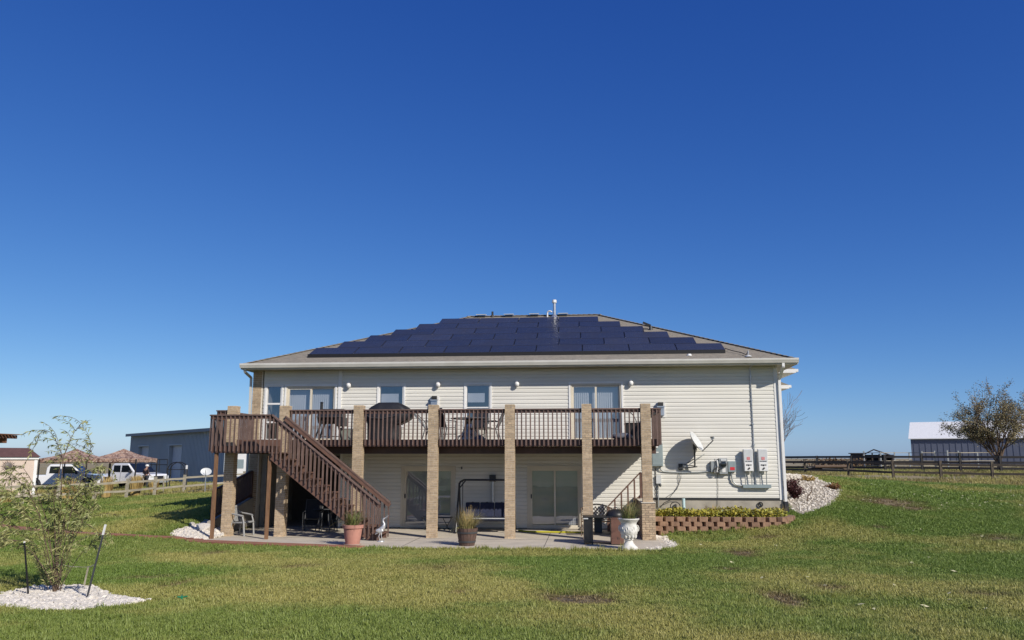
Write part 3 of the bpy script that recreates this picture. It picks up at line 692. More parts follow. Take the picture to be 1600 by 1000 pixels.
for P, Q in (((rx0, ry0, EAVE_Z), (rl, RY, RIDGE_Z)), ((rx1, ry0, EAVE_Z), (rr, RY, RIDGE_Z)), ((rl, RY, RIDGE_Z), (rr, RY, RIDGE_Z)), ((rr, RY, RIDGE_Z), (rx1, ry1, EAVE_Z)), ((rl, RY, RIDGE_Z), (rx0, ry1, EAVE_Z))):
    P, Q = Vector(P), Vector(Q); L = (Q-P).length; n = max(2, int(L/.22))
    for i in range(n): 
        a, b = P.lerp(Q, i/n), P.lerp(Q, (i+1)/n); mb.bar(a+Vector((0, 0, .022)), b+Vector((0, 0, .008)), .24, .022)
o = mb.build('ridge_cap', M['shingle'], roof); o['kind'] = 'stuff'
mb = MB(); mb.box(rx0, rx1, ry0, .0, 5.45, 5.47); mb.box(rx0, HX0-.003, .002, ry1, 5.45, 5.47); mb.box(HX1+.003, rx1, .002, ry1, 5.45, 5.47); mb.build('soffit', M['soffit'], house)
mb = MB(); mb.box(rx0, rx1, ry0-.022, ry0-.002, 5.44, 5.60); mb.box(rx0-.022, rx0-.002, ry0-.022, ry1, 5.44, 5.60); mb.box(rx1+.002, rx1+.022, ry0-.022, ry1, 5.44, 5.60); mb.build('fascia', M['gutter'], house)
prof = [(ry0-.025, 5.485), (ry0-.10, 5.485), (ry0-.115, 5.53), (ry0-.135, 5.58), (ry0-.135, 5.635), (ry0-.12, 5.642), (ry0-.12, 5.60), (ry0-.025, 5.60)]
mb = MB(); mb.prism(prof, 'yz', rx0-.03, rx1+.03); mb.build('gutter', M['gutter'], house)
def downspout(pts, w=.075, d=.06, mat='white'):
    mb = MB()
    for a, b in zip(pts[:-1], pts[1:]): mb.bar(a, b, w, d, up=(0, -1, 0))
    return mb.build('downspout', M[mat], house)
downspout([(9.09, -.68, 5.49), (9.09, -.68, 5.36), (9.075, -.075, 5.0), (9.075, -.075, .62)], w=.085)
mb = MB(); mb.bar((9.075, -.08, .95), (9.09, -.12, .52), .13, .11, up=(0, -1, 0)); mb.build('drain_boot', M['black'], house)
downspout([(-9.40, -.60, 5.47), (-9.40, -.56, 5.36), (-9.37, -.06, 5.20), (-9.37, .05, .9)], mat='gutter')
# lower roofs of the wings that show past the right corner
def wing(x0, x1, y0, y1, ze, label):
    w = MB(); w.box(HX1+.035, x1-.5, y0+.5, y1-.5, .8, ze-.17); w.build('wing_wall', M['siding'], house)
    w = MB(); w.prism([(HX1-.5, ze+.30+(x1-HX1)*.36), (x1, ze), (x1, ze-.02), (HX1-.5, ze-.03)], 'xz', y0, y1); w.build('roof', M['shingle'], house)
    w = MB(); w.box(HX1+.04, x1-.001, y0+.001, y1-.001, ze-.16, ze-.032); w.box(x1+.001, x1+.10, y0-.02, y1, ze-.12, ze-.01); w.box(HX1+.04, x1+.001, y0-.024, y0-.002, ze-.16, ze-.012); w.build('fascia', M['white'], house)
wing(9.2, 10.92, 5.0, 7.6, 5.88, 'a')
wing(9.2, 11.36, 8.0, 12.4, 5.50, 'b')

# ------------------------------------------------------------------ brick columns
for x, lab in ((-8.56, 'tan brick column under the stair landing beside the white plastic chair'), (-6.87, 'tan brick column behind the head of the wooden staircase'), (-4.50, 'tan brick column between the smoker grill and the covered grill'),
               (-2.15, 'tan brick column in front of the left ground floor sliding door'), (.22, 'tan brick column just right of the porch swing'), (2.56, 'tan brick column beside the right ground floor sliding door'), (4.33, 'tan brick column at the right deck end standing on the brick wing wall')):
    t = thing('brick_column', lab, 'column', (x, -3.2, 0), 'brick columns holding up the deck')
    brick_pier(t, x, -3.2, 1.085 if x > 4 else 0.0, 3.985)
t = thing('brick_wing_wall', 'low tan brick retaining wall under the right end column', 'wall', (4.33, -1.7, -.1))
MB().box(4.15, 4.51, -3.43, -.03, -.1, 1.06).build('mortar_core', M['mortar'], t)
for i in range(17):
    z = -.075+i*CRS
    for k in range(2 if i % 2 else 3):
        if i % 2: inst('brick', brick_mesh, t, (4.235+k*.20, -3.40, z), scale=(.97, 1, 1))
        else: inst('brick', brick_half if k != 1 else brick_mesh, t, (4.183+k*.150, -3.40, z), scale=(.95, 1, 1))
    for k in range(15):
        y = -3.25+(i % 2)*.102+k*.204
        if y < -.1: inst('brick', brick_mesh, t, (4.18, y, z), (0, 0, R(90)))
MB().box(4.12, 4.54, -3.46, -.03, 1.063, 1.083).build('cap_slab', M['mortar'], t)
t = thing('concrete_retaining_wall', 'shaded concrete wall rising beside the left end of the patio', 'wall', (-9.1, -1.6, -.1))
MB().prism([(-3.15, -.1), (-3.15, .42), (-.02, 1.02), (-.02, -.1)], 'yz', -9.24, -9.06).build('wall', M['found'], t)
# guard rails on the two side walls
def rail_run(t, p, q, hgt_, n, wood, top_w=.09, post=.09, bal=.036, base=.09, posts=True):
    p, q = Vector(p), Vector(q); up = Vector((0, 0, hgt_)); d = (q-p).normalized()
    MB().bar(p+up, q+up, top_w, .04).build('hand_rail', M[wood], t)
    MB().bar(p+Vector((0, 0, base)), q+Vector((0, 0, base)), .04, .08).build('bottom_rail', M[wood], t)
    if posts:
        for e in (p, q): MB().box(e.x-post/2, e.x+post/2, e.y-post/2, e.y+post/2, e.z, e.z+hgt_-.022).build('post', M[wood], t)
    for i in range(1, n):
        c = p.lerp(q, i/n); MB().box(c.x-bal/2, c.x+bal/2, c.y-bal/2, c.y+bal/2, c.z+base+.03, c.z+hgt_-.022).build('baluster', M[wood], t)
t = thing('guard_rail', 'dark wooden guard rail sloping down the left retaining wall in shade', 'railing', (-9.15, -1.5, .7))
rail_run(t, (-9.15, -3.0, .45), (-9.15, -.08, 1.0), .92, 24, 'wood')
t = thing('stair_hand_rail', 'brown wooden hand rail slanting up behind the ornate bench to the right column', 'railing', (3.8, -1.2, .5))
rail_run(t, (3.22, -1.2, .02), (4.28, -1.2, 1.10), .82, 5, 'woodpale', bal=.05)
t = thing('concrete_steps', 'concrete steps against the house wall behind the patio bench', 'steps', (3.9, -.6, 0))
for k in range(5): MB().box(3.36+k*.155, 4.12, -1.13+.001*k, -.05-.001*k, .001+k*.18, .18+k*.18).build('step', M['concrete'], t)

# ------------------------------------------------------------------ deck with railings
deck = thing('deck', 'long dark brown wooden deck with railings along the upper floor', 'deck', (-2.1, -1.6, 2.9))
DX0, DX1, DY0, DZ = -9.03, 4.72, -3.20, 2.93
yb = DY0+.03; 
while yb < -.1:
    MB().box(DX0+.02, DX1-.02, yb, yb+.135, DZ-.035, DZ).build('deck_board', M['wood'], deck); yb += .142
MB().box(DX0, DX1, DY0, DY0+.04, 2.72, DZ).build('rim_joist', M['wood'], deck)
MB().box(DX0, DX0+.04, DY0+.042, -.05, 2.72, DZ).build('rim_joist', M['wood'], deck)
MB().box(DX1-.04, DX1, DY0+.042, -.05, 2.72, DZ).build('rim_joist', M['wood'], deck)
MB().box(DX0+.05, DX1-.05, -2.62, -2.48, 2.50, 2.715).build('beam', M['wood'], deck)
x = DX0+.4
while x < DX1-.1:
    MB().box(x, x+.038, DY0+.045, -.05, 2.72, DZ-.037).build('joist', M['wood'], deck); x += .41
bal_mesh = MB()
# square baluster with a slanted foot
bal_mesh.prism([(-.019, .0), (.019, .022), (.019, 1.06), (-.019, 1.06)], 'yz', -.019, .019)
bal_mesh = bal_mesh.mesh('baluster', M['balwood'])
def railing(parent, p, q, zt, ybal, n=None, first=.5, out=(0, -1, 0), cap_w=.14):
    """p, q: plan ends of the run; zt: cap top"""
    p, q = Vector((*p, 0)), Vector((*q, 0)); o = Vector(out); L = (q-p).length; d = (q-p).normalized()
    rl_ = thing_part('railing', parent)
    MB().bar(p+Vector((0, 0, zt-.019)), q+Vector((0, 0, zt-.019)), cap_w, .038).build('cap_rail', M['balwood'], rl_)
    MB().bar(p-o*.0+Vector((0, 0, zt-.086)), q+Vector((0, 0, zt-.086)), .036, .09).build('top_rail', M['wood'], rl_)
    n = n or int(round(L/.132))
    for i in range(n):
        c = p+d*(L*(i+first)/n)+o*.0385; ang = math.atan2(-o.x, o.y) + math.pi
        inst('baluster', bal_mesh, rl_, (c.x, c.y, zt-.042-1.06), (0, 0, ang))
    return rl_
def thing_part(name, parent):
    o = bpy.data.objects.new(name, None); COL.objects.link(o); o.parent = parent; o.location = (0, 0, 0); o.empty_display_size = .1; return o
cols = [-8.56, -6.87, -4.50, -2.15, .22, 2.56, 4.33]
ZR = 3.86
for a, b in zip(cols[1:-1], cols[2:]): railing(deck, (a+.155, DY0-.019), (b-.155, DY0-.019), ZR, 0)
railing(deck, (4.33+.155, DY0-.019), (DX1+.01, DY0-.019), ZR, 0, n=2)
railing(deck, (DX1+.02, DY0-.05), (DX1+.02, -.06), ZR, 0, out=(1, 0, 0))
railing(deck, (DX0-.02, -.25), (DX0-.02, DY0-.05), ZR, 0, out=(-1, 0, 0))
railing(deck, (DX0-.01, DY0-.019), (-8.56-.155, DY0-.019), ZR, 0, n=2)
# landing one step down, in front of the columns
LX0, LX1, LY0, LZ = -8.74, -6.90, -4.25, 2.73
land = thing('stair_landing', 'brown wooden landing at the head of the staircase on two thin posts', 'landing', (-7.8, -3.8, 2.6))
yb = LY0+.03
while yb < -3.45: MB().box(LX0+.02, LX1, yb, yb+.135, LZ-.035, LZ).build('deck_board', M['wood'], land); yb += .142
MB().box(LX0, LX1, LY0, LY0+.04, 2.52, LZ).build('rim_joist', M['wood'], land)
MB().box(LX0, LX0+.04, LY0+.042, -3.37, 2.52, LZ).build('rim_joist', M['wood'], land)
MB().box(LX1-.04, LX1, LY0+.042, -3.37, 2.52, LZ-.04).build('rim_joist', M['wood'], land)
for x in (-8.2, -7.8, -7.4): MB().box(x, x+.04, LY0+.045, -3.37, 2.54, LZ-.037).build('joist', M['wood'], land)
MB().box(LX0+.6, LX1-.02, -3.375, -3.352, LZ+.002, 2.935).build('riser_board', M['woodpale'], land)
for x in (-8.60, -6.93): 
    MB().box(x-.045, x+.045, -4.205, -4.115, -.06, 2.518).build('post', M['post'], land)
railing(land, (LX0-.03, LY0-.019), (LX1+.04, LY0-.019), 3.665, 0, n=14)
railing(land, (LX0-.02, -3.40), (LX0-.02, LY0-.05), 3.665, 0, out=(-1, 0, 0), n=7)
# ------------------------------------------------------------------ staircase
st = thing('deck_staircase', 'brown wooden staircase climbing left from the patio to the landing', 'staircase', (-5.2, -3.8, 0))
NS = 14; rise = LZ/NS; run = (-3.50-LX1)/(NS-1)
SX = lambda i: LX1 + i*run           # front edge position of step i, counted from the top
for y in (LY0+.0, -3.42):
    up = []; 
    for i in range(1, NS):
        z = LZ-i*rise; up += [(LX1+(i-1)*run+.002, z-.04), (LX1+i*run, z-.04)]
    lowz = lambda x: LZ-(x-LX1)/run*rise-.36
    poly = up + [(-3.50, 0.0), (-3.50-.36, 0.0), (LX1+.002, LZ-.40)]
    MB().prism(poly, 'xz', y, y+.045).build('stringer', M['woodpale'], st)
for i in range(1, NS):
    z = LZ-i*rise; xa = LX1+(i-1)*run
    MB().box(xa-.02, xa+.128, LY0-.03, -3.36, z-.038, z).build('tread', M['woodpale'], st)
    MB().box(xa+.136, xa+run+.03, LY0-.03, -3.36, z-.038, z).build('tread', M['woodpale'], st)
sb = MB(); sb.prism([(-.019, 0), (.019, .022), (.019, 1.12), (-.019, 1.12)], 'yz', -.019, .019); sb = sb.mesh('baluster', M['balwood'])
def stair_rail(y, out, x0, x1, z0, z1, nb, drop=.0):
    rl_ = thing_part('railing', st); p, q = Vector((x0, y, z0)), Vector((x1, y, z1))
    MB().bar(p, q, .14, .038).build('cap_rail', M['balwood'], rl_)
    MB().bar(p-Vector((0, 0, .085)), q-Vector((0, 0, .085)), .036, .10).build('top_rail', M['wood'], rl_)
    MB().bar(p-Vector((0, 0, .085))+Vector((0, .04*(-out), 0)), q-Vector((0, 0, .085))+Vector((0, .04*(-out), 0)), .034, .12).build('back_rail', M['woodpale'], rl_) if out > 0 else None
    for i in range(nb):
        t_ = (i+.6)/nb; c = p.lerp(q, t_); zb = c.z-.05-1.12; zb2 = max(zb, .02)
        o = inst('baluster', sb, rl_, (c.x, y+out*.0385, zb2), (0, 0, math.pi if out > 0 else 0))
        o.scale = (1, 1, (c.z-.05-zb2)/1.12)
stair_rail(LY0-.019, -1, -6.89, -3.50, 3.655, 1.03, 26)
stair_rail(-3.36, 1, -6.80, -3.42, 3.655, 1.03, 26)
# ------------------------------------------------------------------ solar array and roof fittings
ANG = math.atan(SL)
ORD = ['first', 'second', 'third', 'fourth', 'fifth', 'sixth', 'seventh', 'eighth', 'ninth']
ROWN = ['bottom', 'second lowest', 'third lowest', 'fourth lowest', 'second highest', 'top']
PW, PL = 1.628, .925
sp0 = thing('solar_panel', 'x', 'solar panel')
M['pframe'] = MAT('panel_frame', (.028, .028, .034), rough=.4)
fm = MB(); fm.box(-PW/2+.006, PW/2-.006, -PL/2+.005, PL/2-.005, -.02, .012)
fm.build('frame', M['pframe'], sp0)
MB().box(-PW/2+.014, PW/2-.014, -PL/2+.012, PL/2-.012, .0125, .0155).build('cell_glass', M['solar'], sp0)
for cx_ in (-PW/2+.014, ): MB().box(cx_-.012, cx_+.004, -PL/2-.004, -PL/2+.055, .0125, .022).build('clamp', M['galv'], sp0)
first = True
for k in range(6):
    n = 9-k; yc = .13+.43+k*.862; zc = EAVE_Z+SL*(yc-ry0)+.10
    for i in range(n):
        o = sp0 if first else copy_tree(sp0); first = False
        o.location = (.0+(i-(n-1)/2)*1.64-.03*k, yc, zc); o.rotation_euler = (ANG, 0, 0)
        which = ORD[i]+' from the left' if i < n-1 else 'rightmost'
        tag(o, f'black solar panel {which} in the {ROWN[k]} row of the roof array', 'solar panel', 'solar panels on the roof')
z0 = EAVE_Z+SL*(.12-ry0)
mb = MB(); mb.prism([(.10, z0-.01), (.115, z0+.002), (.115, z0+.128), (.10, z0+.120)], 'yz', -7.39, 7.36)
o = mb.build('array_skirt', M['skirt']); tag(o, 'long black skirt strip along the lower edge of the solar array', 'trim strip')
rz = lambda y: EAVE_Z+SL*(y-ry0)
for x, lab in ((-1.84, 'low roof vent left of the black pipe at the ridge'), (-.65, 'low roof vent just right of the black pipe at the ridge'), (.43, 'low roof vent left of the white bent pipe'), (1.66, 'low roof vent right of the tall silver flue')):
    t = thing('roof_vent', lab, 'roof vent', (x, 5.92, rz(5.92)), 'roof vents along the ridge')
    mb = MB(); mb.box(x-.16, x+.16, 5.84, 6.0, rz(5.92)-.03, rz(5.92)+.07); mb.build('throat', M['flash'], t)
    mb = MB(); mb.prism([(5.76, rz(5.92)+.085), (6.06, rz(5.92)+.12), (6.06, rz(5.92)+.14), (5.76, rz(5.92)+.105)], 'yz', x-.21, x+.21); mb.build('hood', M['gutter'], t)
t = thing('vent_pipe', 'plain black pipe standing up at the ridge of the roof', 'pipe', (-1.36, 5.95, rz(5.95)))
MB().tube([(-1.36, 5.95, 8.1), (-1.36, 5.95, 8.56)], .045, 12).build('pipe', M['black'], t)
MB().lathe([(.10, -.02), (.06, .08)], (-1.36, 5.95, rz(5.95)), 14).build('boot', M['flash'], t)
t = thing('flue', 'tall silver flue pipe with a square cap on the roof', 'flue', (1.30, 5.76, rz(5.76)))
MB().tube([(1.30, 5.76, 7.9), (1.30, 5.76, 8.86)], .062, 16).build('pipe', M['galv'], t)
MB().lathe([(.064, 0), (.085, .02), (.085, .05), (.064, .07)], (1.30, 5.76, 8.28), 16).build('collar', M['galv'], t)
mb = MB(); mb.lathe([(.07, 0), (.10, .02), (.10, .13), (.085, .15)], (1.30, 5.76, 8.84), 8); mb.build('cap', M['ltgrey'], t)
MB().lathe([(.20, -.05), (.09, .09)], (1.30, 5.76, rz(5.76)), 16).build('boot', M['galv'], t)
t = thing('bent_pipe', 'white gooseneck pipe beside the tall silver flue', 'pipe', (1.0, 5.78, rz(5.78)))
MB().tube([(1.0, 5.78, 8.0), (1.0, 5.78, 8.42), (1.02, 5.77, 8.485), (1.08, 5.75, 8.51), (1.15, 5.74, 8.50), (1.19, 5.73, 8.45)], .033, 10).build('pipe', M['white'], t)
t = thing('tilted_vent', 'small dark tilted vent beside the right edge of the solar array', 'roof vent', (5.05, 3.4, rz(3.4)))
MB().bar((4.82, 3.4, rz(3.4)+.30), (5.12, 3.4, rz(3.4)+.17), .2, .05).build('hood', M['black'], t); MB().lathe([(.08, -.05), (.06, .16)], (5.12, 3.4, rz(3.4)), 10).build('throat', M['darkgrey'], t)
t = thing('conduit_flashing', 'small grey conduit mast and flashing near the right end of the roof', 'conduit', (8.03, -.38, rz(-.38)))
MB().tube([(8.03, -.38, rz(-.38)-.05), (8.03, -.38, rz(-.38)+.22)], .02, 8).build('mast', M['galv'], t)
MB().lathe([(.12, .012), (.11, .03), (.05, .07)], (8.03, -.38, rz(-.38)), 14).build('flashing', M['ltgrey'], t)
MB().tube([(7.38, .3, rz(.3)+.12), (7.6, .1, rz(.1)+.09), (7.85, -.1, rz(-.1)+.08), (7.98, -.3, rz(-.3)+.06), (8.0, -.37, rz(-.3)+.12)], .014, 6).build('cable', M['black'], t)
MB().lathe([(.09, -.01), (.07, .05), (.0, .07)], (6.1, -.12, rz(-.12)), 12, cap=False).build('dome_vent', M['white']); tag(bpy.context.scene.objects['dome_vent'], 'tiny white dome on the shingles below the solar array', 'roof vent')

# ------------------------------------------------------------------ things on the house wall
for x, lab in ((-5.78, 'white wall lamp between the left sliding door and the first small window'), (-2.59, 'white wall lamp between the two small upper windows'), (.18, 'white wall lamp left of the right upper sliding door'), (4.10, 'white wall lamp right of the right upper sliding door')):
    t = thing('wall_lamp', lab, 'lamp', (x, -.03, 4.9), 'white lamps on the upper wall')
    MB().cbox((x, -.032, 4.90), (.11, .03, .15)).build('back_plate', M['white'], t, bevel=.006)
    MB().ell((x, -.125, 4.90), .085, .085, .10, 16, 10).build('globe', M['white'], t)
    MB().tube([(x, -.05, 4.96), (x, -.12, 4.99)], .05, 10).build('cap', M['white'], t)
for (px, py), lab, Yv in (((679, 627), 'silver hooded wall vent seen over the second brick column', -.1), ((1032, 637), 'silver hooded wall vent on a white plate past the right deck end', -.1)):
    c = at(px, py, -.05); x, z = c.x, c.z-.02
    t = thing('hooded_vent', lab, 'vent', (x, -.02, z), 'hooded vents on the upper wall')
    MB().cbox((x+.02, -.03, z-.06), (.30, .02, .50)).build('mount_plate', M['white'], t)
    MB().cbox((x, -.10, z-.10), (.22, .12, .30)).build('box', M['galv'], t)
    MB().prism([(-.041, z+.06), (-.20, z+.03), (-.20, z+.07), (-.041, z+.10)], 'yz', x-.13, x+.13).build('hood', M['galv'], t)
    MB().cbox((x, -.10, z+.15), (.18, .12, .10)).build('top_cap', M['flash'], t)
t = thing('electrical_panel', 'blue grey electrical panel half hidden by the right deck end', 'electrical box', (4.95, -.03, 2.1))
MB().box(4.72, 5.10, -.20, -.022, 2.10, 2.86).build('cabinet', M['greypanel'], t, bevel=.008); MB().box(4.745, 5.075, -.212, -.2005, 2.14, 2.82).build('door', M['greypanel'], t, bevel=.004)
MB().box(4.86, 4.96, -.214, -.2125, 2.54, 2.575).build('label_plate', M['white'], t); MB().tube([(4.98, -.08, 2.87), (4.98, -.08, 3.02)], .03, 10).build('conduit', M['grey'], t)
MB().tube([(5.0, -.10, 2.10), (5.02, -.09, 1.98), (5.10, -.06, 1.93), (5.3, -.05, 1.90), (5.8, -.05, 1.885), (6.3, -.05, 1.895), (6.68, -.06, 1.93)], .021, 8).build('conduit', M['grey'], t)
t = thing('flood_lamp', 'small white flood lamp just above the electrical panel', 'lamp', (4.87, -.24, 2.75)); MB().ell((4.87, -.27, 2.73), .07, .06, .045).build('head', M['white'], t); MB().tube([(4.84, -.2, 2.68), (4.87, -.26, 2.71)], .02, 8).build('bracket', M['white'], t)
t = thing('service_box', 'pale utility box low on the wall right of the end column', 'utility box', (4.93, -.03, 1.5))
MB().box(4.86, 5.03, -.11, -.022, 1.52, 1.80).build('cabinet', M['ltgrey'], t, bevel=.006); MB().tube([(4.92, -.06, 1.52), (4.92, -.06, .75)], .018, 8).build('pipe', M['grey'], t); MB().tube([(4.86, -.05, 2.05), (4.85, -.05, 1.3), (4.85, -.06, .7)], .012, 6).build('cable', M['black'], t)
MB().ell((4.99, -.12, 1.47), .04, .04, .06).build('meter_bulb', M['darkgrey'], t)
# dish
t = thing('satellite_dish', 'pale grey satellite dish on a wall mast with its long shadow', 'satellite dish', (6.14, -.03, 2.1))
ax = Vector((.80, -.34, .50)).normalized(); cdish = Vector((6.17, -.46, 2.90)); sx = ax.cross(Vector((0, 0, 1))).normalized(); sy = sx.cross(ax)
vs, fs = [], []; NR, NT = 6, 30
for sgn, th in ((1, 0), (-1, .012)):
    for i in range(NR+1):
        r = i/NR
        for k in range(NT):
            a = 2*math.pi*k/NT; vs.append(cdish + sx*(.40*r*math.cos(a)) + sy*(.37*r*math.sin(a)) + ax*(.115*r*r-.07-th))
n1 = (NR+1)*NT
for s_ in (0, 1):
    for i in range(NR):
        for k in range(NT): fs.append((s_*n1+i*NT+k, s_*n1+i*NT+(k+1) % NT, s_*n1+(i+1)*NT+(k+1) % NT, s_*n1+(i+1)*NT+k))
for k in range(NT): fs.append((NR*NT+k, NR*NT+(k+1) % NT, n1+NR*NT+(k+1) % NT, n1+NR*NT+k))
MB().add(vs, fs, True).build('reflector', M['ltgrey'], t)
bot = cdish - sy*.37 + ax*.03; feed = Vector((6.70, -.72, 2.94))
MB().tube([bot, feed], .017, 8).build('feed_arm', M['darkgrey'], t); MB().bar(feed-Vector((.05, -.02, -.02)), feed+Vector((.03, 0, .10)), .07, .06).build('feed_horn', M['grey'], t); MB().bar(feed+Vector((-.09, 0, .09)), feed+Vector((.02, 0, .09)), .05, .05).build('feed_head', M['darkgrey'], t)
MB().tube([(6.14, -.22, 2.08), (6.14, -.30, 2.62), (6.10, -.40, 2.82)], .028, 10).build('mast', M['darkgrey'], t)
MB().tube([(6.14, -.22, 2.10), (5.78, -.04, 2.16)], .014, 6).build('strut', M['darkgrey'], t); MB().tube([(6.14, -.26, 2.35), (5.9, -.04, 2.18)], .014, 6).build('strut', M['darkgrey'], t); MB().tube([(6.14, -.26, 2.30), (6.5, -.04, 2.5)], .012, 6).build('strut', M['grey'], t)
MB().bar((5.62, -.06, 2.02), (6.22, -.22, 2.08), .06, .04).build('foot', M['darkgrey'], t); MB().box(5.62, 5.76, -.08, -.022, 1.98, 2.18).build('wall_plate', M['black'], t); MB().cbox((6.14, -.34, 2.72), (.10, .12, .14)).build('bracket', M['darkgrey'], t)
MB().tube([(5.66, -.06, 2.0), (5.6, -.05, 1.75), (5.62, -.05, 1.5), (5.45, -.05, 1.25), (5.15, -.05, 1.05)], .008, 5).build('cable', M['wire'], t); MB().tube([(5.7, -.06, 2.0), (5.69, -.05, 1.7), (5.55, -.05, 1.35), (5.3, -.05, 1.08)], .008, 5).build('cable', M['wire'], t)
# meters
t = thing('electric_meter', 'grey electric meter and tangled cables left of the inverters', 'electric meter', (7.0, -.03, 1.9))
MB().box(6.68, 6.93, -.16, -.022, 1.90, 2.26).build('junction_box', M['grey'], t, bevel=.006)
MB().box(6.95, 7.22, -.17, -.022, 1.84, 2.36).build('meter_base', M['grey'], t, bevel=.006)
mb = MB(); mb.lathe([(.105, 0), (.105, .05), (.09, .10), (.0, .11)], (0, 0, 0), 18, cap=False); g_ = mb.build('meter_glass', M['carglass'], t, loc=(7.085, -.17, 2.16)); 
g_.data.transform(Matrix.Translation(Vector((7.085, -.17, 2.16)))); g_.rotation_euler = (R(90), 0, 0)
MB().box(7.04, 7.15, -.178, -.1705, 1.90, 2.04).build('label_plate', M['white'], t); MB().box(7.0, 7.18, -.19, -.1705, 2.27, 2.34).build('bracket', M['ltgrey'], t)
for k in range(3):
    c = Vector((6.84+.03*k, -.19-.01*k, 1.95+.02*k)); MB().tube([c+Vector((.09*math.cos(a), 0, .09*math.sin(a))) for a in [i*.5 for i in range(13)]], .009, 5).build('cable_loop', M['wire' if k else 'black'], t)
MB().tube([(6.80, -.18, 2.34), (6.83, -.19, 2.2), (6.8, -.19, 2.05), (6.92, -.2, 1.95), (7.0, -.2, 2.02)], .011, 5).build('cable', M['black'], t); MB().tube([(6.88, -.17, 2.3), (6.90, -.19, 2.1), (6.86, -.19, 1.9)], .022, 6).build('cable', M['white'], t)
MB().tube([(6.9, -.05, 1.86), (6.9, -.045, 1.4), (6.86, -.045, .8)], .007, 5).build('cable', M['wire'], t)
t = thing('disconnect_box', 'grey disconnect box with a red label beside the meter', 'electrical box', (7.36, -.03, 1.9))
MB().box(7.24, 7.49, -.17, -.022, 1.91, 2.26).build('cabinet', M['greypanel'], t, bevel=.006); MB().box(7.30, 7.45, -.174, -.1705, 1.97, 2.07).build('label_plate', M['redlogo'], t)
MB().tube([(7.36, -.09, 1.91), (7.35, -.09, 1.75), (7.38, -.08, 1.60), (7.48, -.08, 1.50), (7.62, -.08, 1.46), (7.71, -.08, 1.455)], .026, 8).build('conduit', M['grey'], t)
for x, lab in ((7.74, 'left of the two white inverters with a red square mark'), (8.215, 'right of the two white inverters, next to the house corner')):
    t = thing('inverter', lab, 'inverter', (x+.15, -.03, 1.9), 'inverters on the wall')
    MB().box(x, x+.31, -.25, -.09, 1.925, 2.66).build('case', M['ltgrey'], t, bevel=.02)
    MB().box(x+.02, x+.29, -.262, -.2505, 1.945, 2.22).build('cover', M['white'], t, bevel=.006)
    MB().box(x+.06, x+.25, -.089, -.022, 2.0, 2.6).build('bracket', M['galv'], t)
    MB().box(x+.105, x+.205, -.2545, -.2515, 2.305, 2.40).build('logo', M['redlogo'], t); mb = MB()
    for k in range(4): mb.box(x+.112, x+.198, -.2565, -.255, 2.318+k*.021, 2.324+k*.021)
    mb.build('logo_lines', M['white'], t)
    mb = MB()
    for k, wd in enumerate((.02, .026, .012, .024, .026, .022, .026, .024)): mb.box(x+.045+k*.028, x+.045+k*.028+wd*.8, -.2545, -.2515, 2.245, 2.272)
    mb.build('lettering', M['ink'], t)
    mb = MB(); mb.box(x+.07, x+.12, -.267, -.2625, 2.12, 2.16); mb.box(x+.13, x+.175, -.267, -.2625, 2.105, 2.16); mb.box(x+.185, x+.25, -.267, -.2625, 2.125, 2.155); mb.build('display', M['ink'], t)
    mb = MB(); mb.bar((x+.135, -.275, 2.005), (x+.185, -.275, 2.05), .05, .02, up=(0, 1, 0)); mb.build('switch', M['ink'], t)
    for dx in (.05, .26): MB().tube([(x+dx, -.15, 1.93), (x+dx, -.12, 1.5)], .016, 8).build('conduit', M['grey'], t)
t = thing('wire_tray', 'long grey wiring trough below the two inverters', 'wire trough', (8.15, -.03, 1.4)); MB().box(7.71, 8.60, -.16, -.03, 1.395, 1.495).build('trough', M['greypanel'], t, bevel=.004); MB().box(7.70, 8.61, -.166, -.161, 1.39, 1.50).build('cover', M['greypanel'], t)
t = thing('roof_conduit', 'thin grey conduit running from the eave down between the inverters', 'conduit', (8.12, -.05, 1.5)); MB().tube([(8.13, -.62, 5.46), (8.13, -.1, 5.42), (8.13, -.05, 5.36), (8.135, -.05, 3.4), (8.135, -.05, 1.5)], .018, 8).build('pipe', M['galv'], t)
mb = MB(); [mb.cbox((8.133, -.055, z), (.08, .05, .025)) for z in (5.1, 4.3, 3.5, 2.8)]; mb.build('strap', M['galv'], t)
t = thing('drain_stub', 'pale blue pipe stub above the planted bed', 'pipe', (5.72, -.28, .5)); MB().tube([(5.72, -.28, .5), (5.72, -.28, 1.05)], .055, 14).build('pipe', MAT('pale_blue_pvc', (.50, .66, .68), rough=.5), t)
t = thing('hose_coil', 'small dark coiled fitting on the concrete foundation near the corner', 'hose', (8.25, -.06, .85)); MB().tube([Vector((8.25+.07*math.cos(a), -.06, .85+.07*math.sin(a))) for a in [i*.45 for i in range(15)]], .02, 6).build('coil', M['black'], t)
t = thing('wire_coil', 'loop of black cable lying above the planted bed by the blue pipe', 'cable', (5.5, -.2, .7)); MB().tube([Vector((5.45+.16*math.cos(a), -.25+.05*math.sin(2*a), .80+.13*math.sin(a))) for a in [i*.4 for i in range(18)]], .014, 6).build('loop', M['black'], t); MB().tube([(4.95, -.1, .72), (5.1, -.15, .9), (5.4, -.12, 1.02), (5.62, -.1, 1.0)], .012, 6).build('tail', M['black'], t)
t = thing('outlet_cover', 'round pale cover on the shaded wall between door and swing', 'wall plate', (-1.73, -.025, 2.03)); mb = MB(); mb.lathe([(.07, 0), (.07, .015), (.04, .03), (0, .03)], (0, 0, 0), 20, cap=False); g_ = mb.build('ring', M['white'], t); g_.rotation_euler = (R(90), 0, 0); MB().cbox((-1.73, -.06, 2.03), (.05, .012, .08)).build('slot', M['darkgrey'], t)
